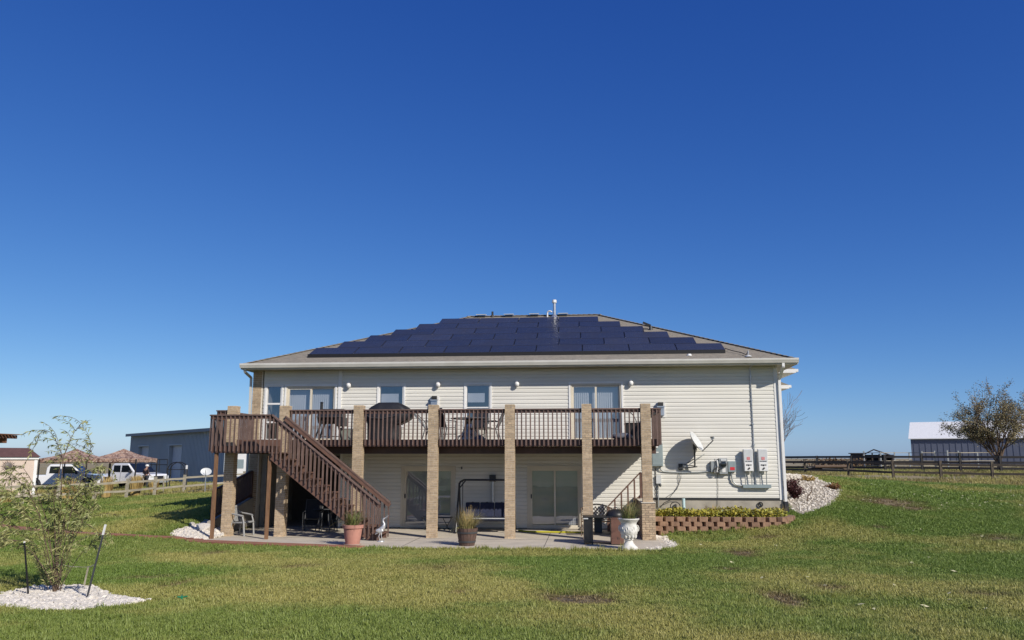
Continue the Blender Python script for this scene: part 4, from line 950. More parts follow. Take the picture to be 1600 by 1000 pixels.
t = thing('wall_flue', 'grey vent pipe with a black box on the wall behind the swing', 'vent pipe', (-.65, -.1, .8)); MB().box(-.76, -.55, -.17, -.022, 1.58, 1.80).build('box', M['black'], t); MB().tube([(-.65, -.1, 1.58), (-.65, -.1, .3)], .05, 12).build('pipe', M['galv'], t)

# ------------------------------------------------------------------ on the deck
FZ = DZ
def patio_chair(name, lab, x, y, z, rot, mat='darkgrey', sling='black', group=None, recline=0.0):
    t = thing(name, lab, 'chair', (0, 0, 0), group); bx_ = .26+.36*math.sin(R(14)+recline); 
    for s_ in (-.27, .27):
        MB().tube([(.27, s_, 0), (.24, s_, .42), (.26, s_, .62), (-.22, s_, .64)], .016, 8).build('front_leg', M[mat], t)
        MB().tube([(-.30, s_, 0), (-.20, s_, .38), (-.22-.10, s_, .64), (-.22-.24-recline*.3, s_, 1.0)], .016, 8).build('back_post', M[mat], t)
    MB().prism([(.27, .43), (-.20, .385), (-.20, .37), (.27, .41)], 'xz', -.26, .26).build('seat', M[sling], t)
    MB().prism([(-.21, .42), (-.46-recline*.3, .99), (-.475-recline*.3, .985), (-.225, .41)], 'xz', -.255, .255).build('backrest', M[sling], t)
    MB().tube([(.255, -.27, .2), (.255, .27, .2)], .011, 6).build('cross_bar', M[mat], t); MB().tube([(-.46-recline*.3, -.27, 1.0), (-.46-recline*.3, .27, 1.0)], .014, 6).build('cross_bar', M[mat], t)
    t.location = (x, y, z); t.rotation_euler = (0, 0, rot); return t
def round_table(lab, x, y, z, r=.6, h=.72, mat='darkgrey', top='carglass'):
    t = thing('patio_table', lab, 'table', (x, y, z)); MB().lathe([(r-.02, 0), (r, .008), (r-.02, .014)], (x, y, z+h), 32).build('table_top', M[top], t); MB().tube([(x+r*math.cos(a), y+r*math.sin(a), z+h-.004) for a in [i*2*math.pi/28 for i in range(29)]], .016, 6).build('rim', M[mat], t)
    for k in range(4):
        a = math.pi/4+k*math.pi/2; MB().tube([(x+.18*math.cos(a), y+.18*math.sin(a), z+h-.02), (x+.22*math.cos(a), y+.22*math.sin(a), z+.35), (x+(r-.1)*math.cos(a), y+(r-.1)*math.sin(a), z)], .018, 6).build('leg', M[mat], t)
    return t
# smoker
c = at(517, 660, -1.3); X = c.x; Yb = -1.3
t = thing('smoker_grill', 'black barrel smoker with a short chimney on splayed legs on the deck', 'grill', (X, Yb, FZ))
def hcyl(mb, x0, x1, y, z, r, seg=24): return mb.tube([(x0, y, z), (x1, y, z)], r, seg)
hcyl(MB(), X-.40, X+.44, Yb, FZ+.80, .24).build('barrel', M['black'], t); MB().box(X-.42, X+.46, Yb-.30, Yb-.12, FZ+.78, FZ+.80).build('front_shelf', M['darkgrey'], t)
MB().tube([(X-.34, Yb, FZ+.98), (X-.34, Yb, FZ+1.28)], .05, 12).build('chimney', M['black'], t); MB().lathe([(.075, 0), (.02, .03)], (X-.34, Yb, FZ+1.28), 12).build('chimney_cap', M['black'], t)
MB().box(X-.30, X+.46, Yb-.12, Yb+.12, FZ+1.02, FZ+1.06).build('lid_handle', M['black'], t)
for s_ in (-1, 1):
    for yy in (-.2, .2): MB().bar((X+.02+s_*.26, Yb+yy, FZ+.66), (X+.0+s_*.48, Yb+yy*1.2, FZ), .05, .05).build('leg', M['black'], t)
MB().box(X+.24, X+.50, Yb-.26, Yb+.2, FZ+.48, FZ+.78).build('fire_box', M['black'], t, bevel=.02); MB().box(X-.32, X+.30, Yb-.2, Yb+.2, FZ+.14, FZ+.16).build('bottom_shelf', M['darkgrey'], t)
c = at(543, 680, -.9)
t = thing('storage_bin', 'pale grey green storage bin on the deck beside the smoker', 'bin', (c.x, -.9, FZ)); MB().box(c.x-.21, c.x+.21, -1.15, -.65, FZ+.002, FZ+.40).build('body', MAT('pale_green_plastic', (.24, .26, .22), rough=.6), t, bevel=.02); MB().box(c.x-.23, c.x+.23, -1.17, -.63, FZ+.402, FZ+.45).build('lid', M['ltgrey'], t, bevel=.01)
# covered grill: cloth draped from a peaked lid, wobbling folds
c = at(606, 660, -1.5); X = c.x
t = thing('covered_grill', 'big grill under a loose black cover on the deck', 'grill', (X, -1.5, FZ))
rings = [(.02, -.62, .42, .34), (.25, -.63, .44, .35), (.52, -.64, .42, .36), (.60, -.66, .60, .38), (.72, -.70, .80, .40), (.86, -.72, .84, .40), (.97, -.68, .80, .38), (1.08, -.56, .66, .35), (1.20, -.38, .48, .29), (1.25, -.30, .38, .2)]
vs = []; NS_ = 40; rr_ = random.Random(3)
for z, a, b, d in rings:
    for k in range(NS_):
        th = 2*math.pi*k/NS_; cx_, w = (a+b)/2, (b-a)/2; e = .45
        ux = abs(math.cos(th))**e*math.copysign(1, math.cos(th)); uy = abs(math.sin(th))**e*math.copysign(1, math.sin(th))
        fold = .028*math.sin(th*9+z*2)*(1.1-z) + .012*math.sin(th*17+2) + rr_.uniform(-.008, .008)
        vs.append((X+cx_+w*ux*(1+fold), -1.5+d*uy*(1+fold*1.5), FZ+z+.03*math.sin(th*5+1)*(z < 1.1)*(z > .1)*z))
fs = [(i*NS_+k, i*NS_+(k+1) % NS_, (i+1)*NS_+(k+1) % NS_, (i+1)*NS_+k) for i in range(len(rings)-1) for k in range(NS_)]
mb = MB().add(vs, fs, True); mb.add(vs[-NS_:], [tuple(range(NS_))], True); mb.build('cover', M['blackmat'], t)
MB().tube([(X-.69, -1.88, FZ+.86), (X-.45, -1.93, FZ+.74), (X-.1, -1.93, FZ+.72), (X+.35, -1.93, FZ+.80)], .012, 6).build('cover_hem', M['darkgrey'], t)
for dx in (-.5, .3):
    for dy in (-.2, .2): MB().tube([(X+dx, -1.5+dy, FZ+.06), (X+dx, -1.54+dy, FZ+.06)], .058, 12).build('wheel', M['black'], t)
c = at(735, 670, -1.5); X = c.x
round_table('round glass table on the deck in front of the right small window', X-.02, -1.5, FZ, r=.62)
patio_chair('patio_chair', 'dark sling chair seen from behind beside the second brick column on the deck', at(694, 680, -1.9).x, -1.9, FZ, R(60), group='chairs on the deck')
patio_chair('patio_chair', 'dark metal chair facing left at the glass table on the deck', at(762, 680, -1.4).x+.1, -1.4, FZ, R(178), group='chairs on the deck')
patio_chair('patio_chair', 'dark metal chair pushed in behind the glass table on the deck', X+.15, -.72, FZ, R(-95), group='chairs on the deck')
patio_chair('lounge_chair', 'reclined grey sling chair left of the second brick column on the deck', at(664, 680, -1.4).x+.25, -1.4, FZ, R(0), sling='grey', recline=.8)
c = at(747, 683, -2.0); t = thing('umbrella_base', 'dark cone shaped umbrella base under the glass table', 'umbrella base', (c.x, -2.0, FZ)); MB().lathe([(.26, 0), (.25, .05), (.15, .14), (.05, .2), (.03, .34)], (c.x, -2.0, FZ), 20).build('weight', M['darkgrey'], t); MB().tube([(c.x, -2.0, FZ+.3), (c.x, -2.0, FZ+.5)], .022, 8).build('tube', M['black'], t)
c = at(990, 680, -1.2); X = c.x
t = thing('deck_box', 'black storage box at the right end of the deck', 'box', (X, -1.2, FZ)); MB().box(X-.27, X+.27, -1.5, -.9, FZ+.002, FZ+.52).build('body', M['black'], t, bevel=.015); MB().box(X-.29, X+.29, -1.52, -.88, FZ+.522, FZ+.57).build('lid', M['black'], t, bevel=.01); MB().tube([(X+.12, -1.2, FZ+.57), (X+.02, -1.2, FZ+.80), (X-.1, -1.2, FZ+.92)], .014, 6).build('handle', M['darkgrey'], t)
c = at(972, 683, -1.8); t = thing('blue_bag', 'low blue grey bundle on the deck in front of the right sliding door', 'bag', (c.x, -1.8, FZ)); MB().ell((c.x, -1.8, FZ+.11), .34, .22, .12, 18, 10, .04).build('bundle', MAT('blue_grey_cloth', (.13, .14, .17), (.09, .10, .12), rough=.9, scale=6), t)

# ------------------------------------------------------------------ on the patio
c = at(377, 838, -3.05); X, Yc = c.x, -3.05
t = thing('plastic_chair', 'white plastic armchair facing right beside the left brick column', 'chair', (0, 0, 0))
for s_ in (-.25, .25):
    MB().tube([(.27, s_, 0), (.23, s_, .42), (.17, s_, .60)], [.030, .026, .022], 6).build('leg', M['plastic'], t); MB().tube([(-.27, s_, 0), (-.2, s_, .40)], [.03, .026], 6).build('leg', M['plastic'], t)
    MB().tube([(.20, s_*1.02, .60), (.05, s_*1.1, .63), (-.18, s_*1.05, .66), (-.30, s_*.95, .72)], [.03, .028, .025, .02], 8).build('armrest', M['plastic'], t)
MB().prism([(.27, .415), (.22, .435), (-.22, .40), (-.22, .38), (.27, .39)], 'xz', -.25, .25).build('seat', M['plastic'], t)
bk = MB()
for k in range(7):
    y = -.225+k*.075; bk.prism([(-.20, .42), (-.36, .86), (-.385, .86), (-.225, .42)], 'xz', y-.026, y+.026)
bk.bar((-.37, -.26, .87), (-.37, .26, .87), .05, .06); bk.build('backrest', M['plastic'], t)
t.location = (X, Yc, .002); t.rotation_euler = (0, 0, R(-12))
patio_chair('patio_chair', 'dark patio chair in deep shade under the stairs, left of the other', at(487, 835, -1.6).x, -1.6, .002, R(-80), group='patio chairs in the shade under the stairs')
patio_chair('patio_chair', 'dark patio chair in deep shade under the stairs, nearer the pot', at(532, 838, -1.9).x, -1.9, .002, R(-100), group='patio chairs in the shade under the stairs')
round_table('dark round table in deep shade under the stairs', at(508, 838, -.9).x, -.95, .002, r=.45, h=.7)
def grassy(name_mat, cx_, cy_, z0, n, h, spread, seed, w=.006, droop=.5, r0=.12):
    r = random.Random(seed); mb = MB()
    for _ in range(n):
        a = r.uniform(0, 6.283); q = r0*math.sqrt(r.random()); b = a+r.uniform(-.6, .6); L = h*r.uniform(.55, 1.1); sp = spread*r.uniform(.2, 1.1); ww = w*r.uniform(.7, 1.3)
        p = [Vector((cx_+q*math.cos(a), cy_+q*math.sin(a), z0))]; 
        for i in range(1, 5):
            t_ = i/4; p.append(Vector((cx_+q*math.cos(a)+sp*math.cos(b)*t_**1.5, cy_+q*math.sin(a)+sp*math.sin(b)*t_**1.5, z0+L*(t_-droop*sp/h*t_**3*.6))))
        sd = Vector((-math.sin(b+.5), math.cos(b+.5), 0))*ww; vs = []
        for i, pp in enumerate(p): f = 1-.75*(i/4); vs += [pp-sd*f, pp+sd*f]
        mb.add(vs, [(2*i, 2*i+1, 2*i+3, 2*i+2) for i in range(4)])
    return mb
t = thing('terracotta_pot', 'pink terracotta pot with strappy green leaves at the stair foot', 'plant pot', (-3.93, -5.55, .0))
PX, PY = -3.93, -5.55
MB().lathe([(.0, .04), (.19, .03), (.215, .16), (.255, .44), (.262, .445), (.262, .455), (.285, .46), (.290, .545), (.270, .55), (.262, .48), (0, .46)], (PX, PY, .0), 32, cap=False).build('pot', M['terra'], t)
MB().lathe([(.0, .001), (.22, .001), (.245, .035), (.235, .04), (.2, .03), (0, .03)], (PX, PY, 0), 28, cap=False).build('saucer', MAT('pale_saucer', (.55, .42, .35), rough=.8), t)
MB().lathe([(.255, .50), (0, .52)], (PX, PY, 0), 24, cap=False).build('soil', M['soil'], t)
grassy('x', PX, PY, .50, 130, .52, .42, 5, .010, .9, .14).build('leaves', M['greengrass'], t); grassy('x', PX-.06, PY, .50, 50, .4, .55, 6, .008, 1.3, .14).build('dry_leaves', M['mixgrass'], t)
# heron
HX, HY = -3.38, -4.55
t = thing('heron_statue', 'small silver heron statue with raised beak at the stair foot', 'statue', (HX, HY, .0))
bm_pts = [(-.17, 0, .20), (-.10, 0, .27), (0, 0, .34), (.07, 0, .42), (.085, 0, .50), (.05, 0, .56), (.045, 0, .61), (.07, 0, .645), (.11, 0, .66)]
MB().tube([(HX+p[0], HY, p[2]) for p in bm_pts], [.012, .05, .075, .055, .034, .026, .022, .028, .012], 14).build('body', M['silver'], t)
MB().tube([(HX+.10, HY, .655), (HX+.21, HY, .74)], [.013, .003], 8).build('beak', M['silver'], t)
for s_ in (-.03, .03): MB().tube([(HX+.0, HY+s_, .30), (HX-.03+s_, HY+s_, .15), (HX+.01+s_, HY+s_, .0)], [.018, .010, .008], 8).build('leg', M['silver'], t)
MB().lathe([(.11, 0), (.10, .025), (.0, .03)], (HX, HY, .0), 16, cap=False).build('base', M['silver'], t); MB().ell((HX-.04, HY-.055, .31), .11, .022, .06).build('wing', M['silver'], t); MB().ell((HX-.04, HY+.055, .31), .11, .022, .06).build('wing', M['silver'], t)
# barrel planter with staves and hoops
BX, BY = -.77, -5.38
t = thing('barrel_planter', 'weathered half barrel planter with tall olive grass on the patio edge', 'planter', (BX, BY, 0))
for k in range(18):
    a0, a1 = 2*math.pi*k/18+.012, 2*math.pi*(k+1)/18-.012; v = []
    for r_, z in ((.205, 0), (.255, .22), (.295, .47)): v += [(BX+r_*math.cos(a0), BY+r_*math.sin(a0), z), (BX+r_*math.cos(a1), BY+r_*math.sin(a1), z), (BX+(r_-.02)*math.cos(a1), BY+(r_-.02)*math.sin(a1), z), (BX+(r_-.02)*math.cos(a0), BY+(r_-.02)*math.sin(a0), z)]
    MB().add(v, [(0, 1, 2, 3)]+[(i*4+j, i*4+(j+1) % 4, (i+1)*4+(j+1) % 4, (i+1)*4+j) for i in range(2) for j in range(4)]+[(8, 11, 10, 9)]).build('stave', M['barrelwood'], t)
for z, r_ in ((.09, .228), (.33, .278)): MB().lathe([(r_, 0), (r_+.009, .0), (r_+.019, .045), (r_+.008, .045)], (BX, BY, z), 36, cap=False).build('hoop', M['darkgrey'], t)
MB().lathe([(.275, .43), (0, .45)], (BX, BY, 0), 24, cap=False).build('soil', M['soil'], t)
grassy('x', BX, BY, .42, 260, .52, .46, 8, .007, .5, .20).build('grass', M['mixgrass'], t); grassy('x', BX, BY, .42, 110, .63, .32, 9, .004, .2, .16).build('seed_stalks', M['strawgrass'], t); grassy('x', BX-.16, BY-.12, .46, 40, .2, .3, 19, .006, 2.4, .1).build('trailing_leaves', M['mixgrass'], t)
# swing seat
X0, X1, SY = -1.62, .16, -1.3
t = thing('porch_swing', 'black framed porch swing with navy cushions against the shaded wall', 'swing seat', ((X0+X1)/2, SY, 0))
MB().tube([(X0, SY-.02, 1.50), (X0+.04, SY-.02, 1.60), (X0+.16, SY-.02, 1.66), (X1-.16, SY-.02, 1.66), (X1-.04, SY-.02, 1.60), (X1, SY-.02, 1.50)], .032, 8).build('top_bar', M['black'], t)
for x, s_ in ((X0, -1), (X1, 1)):
    MB().tube([(x, SY, 1.55), (x+s_*.02, SY-.52, .03)], .028, 8).build('leg', M['black'], t); MB().tube([(x, SY, 1.55), (x+s_*.02, SY+.52, .03)], .028, 8).build('leg', M['black'], t); MB().tube([(x+s_*.02, SY-.58, .03), (x+s_*.02, SY+.58, .03)], .026, 8).build('foot_bar', M['black'], t)
    MB().tube([(x-s_*.03, SY, 1.42), (x-s_*.22, SY, 1.655)], .022, 6).build('corner_brace', M['black'], t)
    MB().tube([(x-s_*.12, SY-.02, 1.62), (x-s_*.12, SY-.02, .55)], .012, 6).build('hanger', M['black'], t)
    MB().tube([(x-s_*.12, SY-.25, .38), (x-s_*.12, SY-.25, .62), (x-s_*.12, SY+.22, .66)], .018, 6).build('armrest', M['black'], t)
MB().box(X0+.14, X1-.14, SY-.27, SY+.18, .36, .385).build('seat_frame', M['black'], t)
MB().box(X0+.16, X1-.16, SY-.29, SY+.16, .388, .47).build('seat_cushion', M['navy'], t, bevel=.03); MB().box(X0+.16, X1-.16, SY-.302, SY-.292, .445, .47).build('cushion_piping', M['ltgrey'], t)
for k in range(3):
    w = (X1-X0-.34)/3; xa = X0+.17+k*w; mb = MB(); mb.prism([(SY+.10, .475), (SY+.28, .93), (SY+.36, .93), (SY+.20, .475)], 'yz', xa+.006, xa+w-.006); mb.build('back_cushion', M['navy'], t, bevel=.03)
    MB().cbox((xa+w/2, SY+.27, .935), (.05, .12, .02)).build('strap', M['black'], t)
# low black folding bench behind the second column
c0, c1 = at(660, 812, -.7), at(706, 812, -.7)
t = thing('folding_bench', 'low black folding bench by the left ground floor door', 'bench', ((c0.x+c1.x)/2, -.7, 0)); MB().box(c0.x, c1.x, -.9, -.5, .40, .43).build('top', M['black'], t, bevel=.008)
for x in (c0.x+.15, c1.x-.15):
    for d in (-1, 1): MB().tube([(x-d*.12, -.85 if d > 0 else -.55, .40), (x+d*.10, -.85 if d > 0 else -.55, .0)], .012, 6).build('leg', M['black'], t)
t = thing('yellow_hose', 'bright yellow hose lying along the shaded patio by the right door', 'hose', (1.5, -1.5, 0)); MB().tube([(.30, -.9, .03), (.6, -1.25, .03), (1.0, -1.35, .03), (1.6, -1.42, .032), (2.2, -1.38, .03), (2.45, -1.32, .03)], .028, 8).build('hose', M['yellow'], t)
# grill cart
t = thing('grill_cart', 'black grill cart with kettle lid and brown cabinet at the right patio end', 'grill', (2.95, -4.5, 0))
gx0 = at(912, 830, -4.7).x; gx1 = at(973, 830, -4.7).x
MB().box(gx0, gx0+.035, -4.88, -4.2, .0, .72).build('side_panel', M['black'], t); MB().box(gx0+.0355, gx0+.22, -4.87, -4.82, .05, .72).build('door_panel', M['black'], t); MB().box(gx0-.02, gx1-.28, -4.90, -4.18, .722, .762).build('table_top', M['black'], t, bevel=.006)
MB().box(gx0+.04, gx1-.34, -4.85, -4.22, .27, .30).build('shelf', M['black'], t); MB().box(gx0+.30, gx0+.52, -4.5, -4.25, .302, .72).build('gas_bottle_box', M['darkgrey'], t); MB().box(gx0+.22, gx0+.26, -4.88, -4.84, .0, .72).build('leg', M['black'], t)
MB().box(gx1-.33, gx1+.02, -4.92, -4.2, .02, .70).build('cabinet', M['brownbox'], t, bevel=.008); MB().box(gx1-.335, gx1+.025, -4.93, -4.19, .702, .73).build('cabinet_top', M['brownbox'], t); mb = MB(); [mb.box(gx1-.16+k*.04, gx1-.145+k*.04, -4.925, -4.9205, .15, .21) for k in range(2)]; mb.build('vent_slot', M['flash'], t)
lx = gx1-.18; mb = MB(); mb.lathe([(.0, .0), (.28, .0), (.285, .03), (.27, .10), (.2, .17), (.08, .205), (0, .21)], (lx, -4.5, .735), 28, cap=False); mb.build('kettle_lid', M['black'], t); MB().tube([(lx-.06, -4.5, .95), (lx-.04, -4.5, .985), (lx+.04, -4.5, .985), (lx+.06, -4.5, .95)], .012, 6).build('lid_handle', M['darkgrey'], t)
mb = MB(); mb.box(gx0+.0, gx0+.13, -4.91, -4.9005, .69, .72); mb.build('price_plate', M['ltgrey'], t)
# ornate bench
t = thing('ornate_bench', 'ornate lattice backed iron bench behind the grill cart', 'bench', (3.0, -1.9, 0)); bx0, bx1, by = 2.35, 3.32, -1.9
for x in (bx0, bx1):
    MB().tube([(x, by-.45, 0), (x, by-.42, .42), (x, by-.38, .62), (x, by, .64)], .018, 8).build('arm_leg', M['rustiron'], t); MB().tube([(x, by+.1, 0), (x, by, .42), (x, by+.1, .82)], .018, 8).build('back_leg', M['rustiron'], t)
for k in range(7): MB().box(bx0, bx1, by-.44+k*.064, by-.40+k*.064, .42, .435).build('seat_slat', M['rustiron'], t)
arch = lambda x: .80+.13*math.cos((x-(bx0+bx1)/2)/(bx1-bx0)*math.pi)
MB().tube([(bx0+(bx1-bx0)*i/12, by+.10, arch(bx0+(bx1-bx0)*i/12)) for i in range(13)], .018, 8).build('crest_rail', M['rustiron'], t); MB().tube([(bx0, by+.02, .47), (bx1, by+.02, .47)], .014, 6).build('bottom_rail', M['rustiron'], t)
mb = MB(); n = 9
for k in range(-4, n+1):
    for sg in (1, -1):
        xa = bx0+(bx1-bx0)*k/n; xb = xa+.36; P0, P1 = (xa, .47), (xb, .86)
        if sg < 0: P0, P1 = (xb, .47), (xa, .86)
        pts = []
        for i in range(9):
            u = i/8; x = P0[0]+(P1[0]-P0[0])*u; z = P0[1]+(P1[1]-P0[1])*u
            if bx0 <= x <= bx1 and z < arch(x): pts.append((x, by+.02+(z-.47)*.22, z))
        if len(pts) > 1: mb.tube(pts, .013, 5)
mb.build('lattice', M['rustiron'], t)
# urn
UX, UY = 3.62, -5.85
t = thing('white_urn', 'tall white classical urn with grassy plants at the right patio corner', 'urn', (UX, UY, 0))
MB().lathe([(.0, .0), (.25, .0), (.25, .035), (.235, .06), (.20, .085), (.135, .16), (.11, .22), (.115, .25), (.15, .265), (.15, .285), (.12, .30), (.19, .34), (.245, .42), (.262, .50), (.258, .57), (.235, .65), (.225, .70), (.24, .74), (.285, .80), (.315, .83), (.315, .855), (.29, .86), (.25, .80), (0, .77)], (UX, UY, .0), 40, cap=False).build('body', M['urn'], t)
for k in range(12): 
    a = k*math.pi/6; MB().ell((UX+.20*math.cos(a), UY+.20*math.sin(a), .37), .035, .035, .08).build('gadroon', M['urn'], t)
rr_ = random.Random(5)
for k in range(26):
    a = k*2*math.pi/26; rad = .258; z = .55+.045*math.sin(k*2.1); MB().ell((UX+rad*math.cos(a), UY+rad*math.sin(a), z), .016, .016, .038).build('relief_leaf', M['urn'], t)
for s_ in (-1, 1): MB().tube([(UX+s_*.23, UY, .66), (UX+s_*.275, UY, .645), (UX+s_*.295, UY, .58), (UX+s_*.28, UY, .51), (UX+s_*.25, UY, .49)], .015, 8).build('handle', M['urn'], t)
MB().lathe([(.26, .80), (0, .82)], (UX, UY, 0), 24, cap=False).build('soil', M['soil'], t)
grassy('x', UX, UY, .80, 160, .55, .48, 12, .007, .7, .18).build('leaves', M['greengrass'], t); grassy('x', UX, UY, .80, 110, .68, .40, 13, .005, .4, .16).build('dry_leaves', M['mixgrass'], t)
t.scale = (.9, .9, .92)
# planted bed in front of the right wall
t = thing('block_retaining_wall', 'low curved retaining wall of rough red brown blocks', 'wall', (6.8, -1.9, .2))
blk = MB(); blk.prism([(-.165, .09), (.165, .09), (.165, .0), (.115, -.12), (-.105, -.125), (-.165, .0)], 'xy', -.068, .068); blk = blk.mesh('block', M['block'])
path = [(4.55, -1.93), (5.6, -1.95), (7.0, -1.95), (8.0, -1.93), (8.45, -1.84), (8.75, -1.6), (8.92, -1.25), (8.98, -.8)]
def along(path, step, off):
    L = []; segs = [(Vector(a), Vector(b)) for a, b in zip(path[:-1], path[1:])]; tot = sum((b-a).length for a, b in segs); s_ = off
    while s_ < tot:
        r = s_
        for a, b in segs:
            l = (b-a).length
            if r <= l: d = (b-a)/l; L.append((a+d*r, math.atan2(d.y, d.x))); break
            r -= l
        s_ += step
    return L
for row in range(5):
    z = .50-row*.139
    for p, a in along(path, .345, .17+(row % 2)*.172):
        if z+.07 < h1(p.x, p.y-.2)-.05: continue
        inst('block', blk, t, (p.x+random.uniform(-.008, .008), p.y+.010*row*-1+random.uniform(-.012, .012), z), (0, 0, a+random.uniform(-.03, .03)))
mb = MB(); poly = [(4.60, -.02), (8.96, -.02), (8.92, -.8), (8.78, -1.3), (8.45, -1.72), (7.9, -1.83), (4.60, -1.83)]; mb.prism(poly, 'xy', .0, .50); o = mb.build('bed_soil', M['soil']); o['kind'] = 'structure'
def leaf_mass(name, mat, n, f, size, seed, parent=None, flat=.5):
    r = random.Random(seed); mb = MB()
    for _ in range(n):
        p, sc_ = f(r); a = r.uniform(0, 6.283); tilt = r.uniform(-flat, flat)+r.choice((0, .3)); s_ = size*sc_*r.uniform(.6, 1.3)
        d = Vector((math.cos(a)*math.cos(tilt), math.sin(a)*math.cos(tilt), math.sin(tilt))); sd = d.cross(Vector((r.uniform(-.4, .4), r.uniform(-.4, .4), 1))).normalized()*s_*.36
        p = Vector(p); mb.add([p, p+d*s_*.5+sd, p+d*s_, p+d*s_*.5-sd], [(0, 1, 2, 3)])
    return mb.build(name, mat, parent)
def bedf(r):
    while True:
        x, y = r.uniform(4.75, 8.95), r.uniform(-1.80, -.12)
        if inpoly(np.array([x]), np.array([y]), poly)[0] and vnoise([x], [y], .45, 31)[0]+r.uniform(-.3, .3) > .34: break
    hh = .10+.20*vnoise([x], [y], .5, 33)[0]; return (x, y, .50+hh*r.random()), 1
o = leaf_mass('ground_cover', M['yellowleaf'], 9000, bedf, .085, 4, flat=.9); o['kind'] = 'stuff'
o = leaf_mass('ground_cover', M['greengrass'], 2200, bedf, .075, 14, flat=.9); o['kind'] = 'stuff'
for k, (x, y, n, h_) in enumerate(((6.55, -.7, 130, .42), (7.05, -.9, 90, .34), (8.75, -.5, 60, .4), (8.2, -.9, 40, .35), (5.1, -.6, 60, .3))):
    t = thing('dry_grass_clump', ['tallest dry tan grass clump in the planted bed under the meter cable', 'shorter tan grass clump just right of the tallest one in the planted bed', 'thin dry grass clump at the house corner end of the planted bed', 'thin dry grass clump in front of the coiled fitting on the foundation', 'thin green tinged grass clump by the pale utility box'][k], 'grass clump', (x, y, .5), 'dry grass clumps in the planted bed')
    grassy('x', x, y, .5, n, h_, .26, 40+k, .005, .5, .16).build('blades', M['strawgrass' if k < 4 else 'greengrass'], t)
# ------------------------------------------------------------------ fences
def post_rail_fence(name, lab, spots, hts, rails, pw, rw, rh, matp, matr, group=None, lean=0):
    g = [(*plan2(px, 740, d), ) for px, d in spots]; zs = [h1(x, y) for x, y in g]
    t = thing(name, lab, 'fence', (g[0][0], g[0][1], zs[0]), group)
    for (x, y), z, hh in zip(g, zs, hts):
        MB().bar((x, y, z-.2), (x+random.uniform(-lean, lean), y, z+hh), pw, pw, up=(0, 1, 0)).build('post', M[matp], t)
    for (a, za), (b, zb) in zip(zip(g[:-1], zs[:-1]), zip(g[1:], zs[1:])):
        for k, f in enumerate(rails):
            j = lambda: random.uniform(-.03, .03)*(lean > 0)
            MB().bar((a[0], a[1]-pw*.3, za+f+j()), (b[0], b[1]-pw*.3, zb+f+j()), rw, rh).build('rail', M[matr], t)
    return t
post_rail_fence('split_rail_fence', 'pale weathered split rail fence across the left lawn below the vehicles', [(-70, 38), (-16, 39.5), (38, 41), (94, 42.5), (150, 44), (199.5, 46), (243, 48), (288, 50.5), (335, 53), (382, 56)], [1.08]*10, (.42, .88), .13, .07, .11, 'fence', 'fence', lean=.05)
post_rail_fence('split_rail_fence', 'weathered two rail fence along the right edge of the lawn', [(1196, 66), (1258.5, 61), (1326, 57), (1396, 54), (1470.5, 52.5), (1550.5, 51), (1637, 49.5)], [1.15]*7, (.38, .92), .14, .06, .14, 'fencedark', 'fencedark', lean=.04)
post_rail_fence('pasture_fence', 'nearly black two rail pasture fence behind the weathered right fence', [(1180, 84), (1278, 79), (1332, 77), (1384, 75), (1442, 74), (1502, 72.5), (1565, 71), (1632, 70)], [1.5, 1.5, 1.5, 1.6, 1.7, 1.75, 1.5, 1.5], (.42, .92, 1.38), .19, .07, .19, 'pipefence', 'pipefence')
post_rail_fence('corral_panels', 'grey metal corral panels in front of the slate coloured barn', [(1352, 88), (1378, 86), (1400, 92), (1423, 92), (1443, 86), (1463, 86), (1483, 85), (1500, 85), (1530, 88), (1565, 88)], [2.0, 1.9, 1.9, 1.85, 1.95, 2.0, 2.05, 2.0, 1.8, 1.8], (.5, .95, 1.4, 1.8), .12, .05, .06, 'grey', 'fence')
# ------------------------------------------------------------------ big buildings
def cframe(px, py, d): x, y = plan2(px, py, d); return Vector((x, y, 0))
def facing_building(P0, P1, depth):
    """axes of a building whose seen front runs P0 to P1"""
    u = (P1-P0).normalized(); n = Vector((u.y, -u.x, 0))
    if n.dot(cam.location-P0) < 0: n = -n
    return u, n
def obox(mb, O, u, n, a0, a1, b0, b1, z0, z1):
    """box: a along u, b outward along n"""
    q = lambda a, b, z: O+u*a+n*b+Vector((0, 0, z))
    return mb.add([q(a0, b0, z0), q(a1, b0, z0), q(a1, b1, z0), q(a0, b1, z0), q(a0, b0, z1), q(a1, b0, z1), q(a1, b1, z1), q(a0, b1, z1)], MB.BF)
P0, P1 = cframe(202, 716, 88), cframe(352, 716, 68.5); u, n = facing_building(P0, P1, 14); L = (P1-P0).length; zb = -.2; H = 4.85
t = thing('steel_workshop', 'long blue grey steel workshop with two pale roll up doors', 'workshop', (P0.x, P0.y, 0))
d1, d2 = (L*.115, L*.115+3.3), (L*.475, L*.475+3.4); dh = 3.55
mb = MB(); obox(mb, P0, u, n, 0, d1[0], -.15, 0, zb, H); obox(mb, P0, u, n, d1[1], d2[0], -.15, 0, zb, H); obox(mb, P0, u, n, d2[1], L, -.15, 0, zb, H); obox(mb, P0, u, n, d1[0], d1[1], -.15, -.001, dh, H); obox(mb, P0, u, n, d2[0], d2[1], -.15, -.001, dh, H)
obox(mb, P0, u, n, 0, .15, -14, -.151, zb, H); obox(mb, P0, u, n, L-.15, L, -14, -.151, zb, H); obox(mb, P0, u, n, .151, L-.151, -14, -13.85, zb, H); mb.build('wall', M['bluegrey'], t)
a = .2
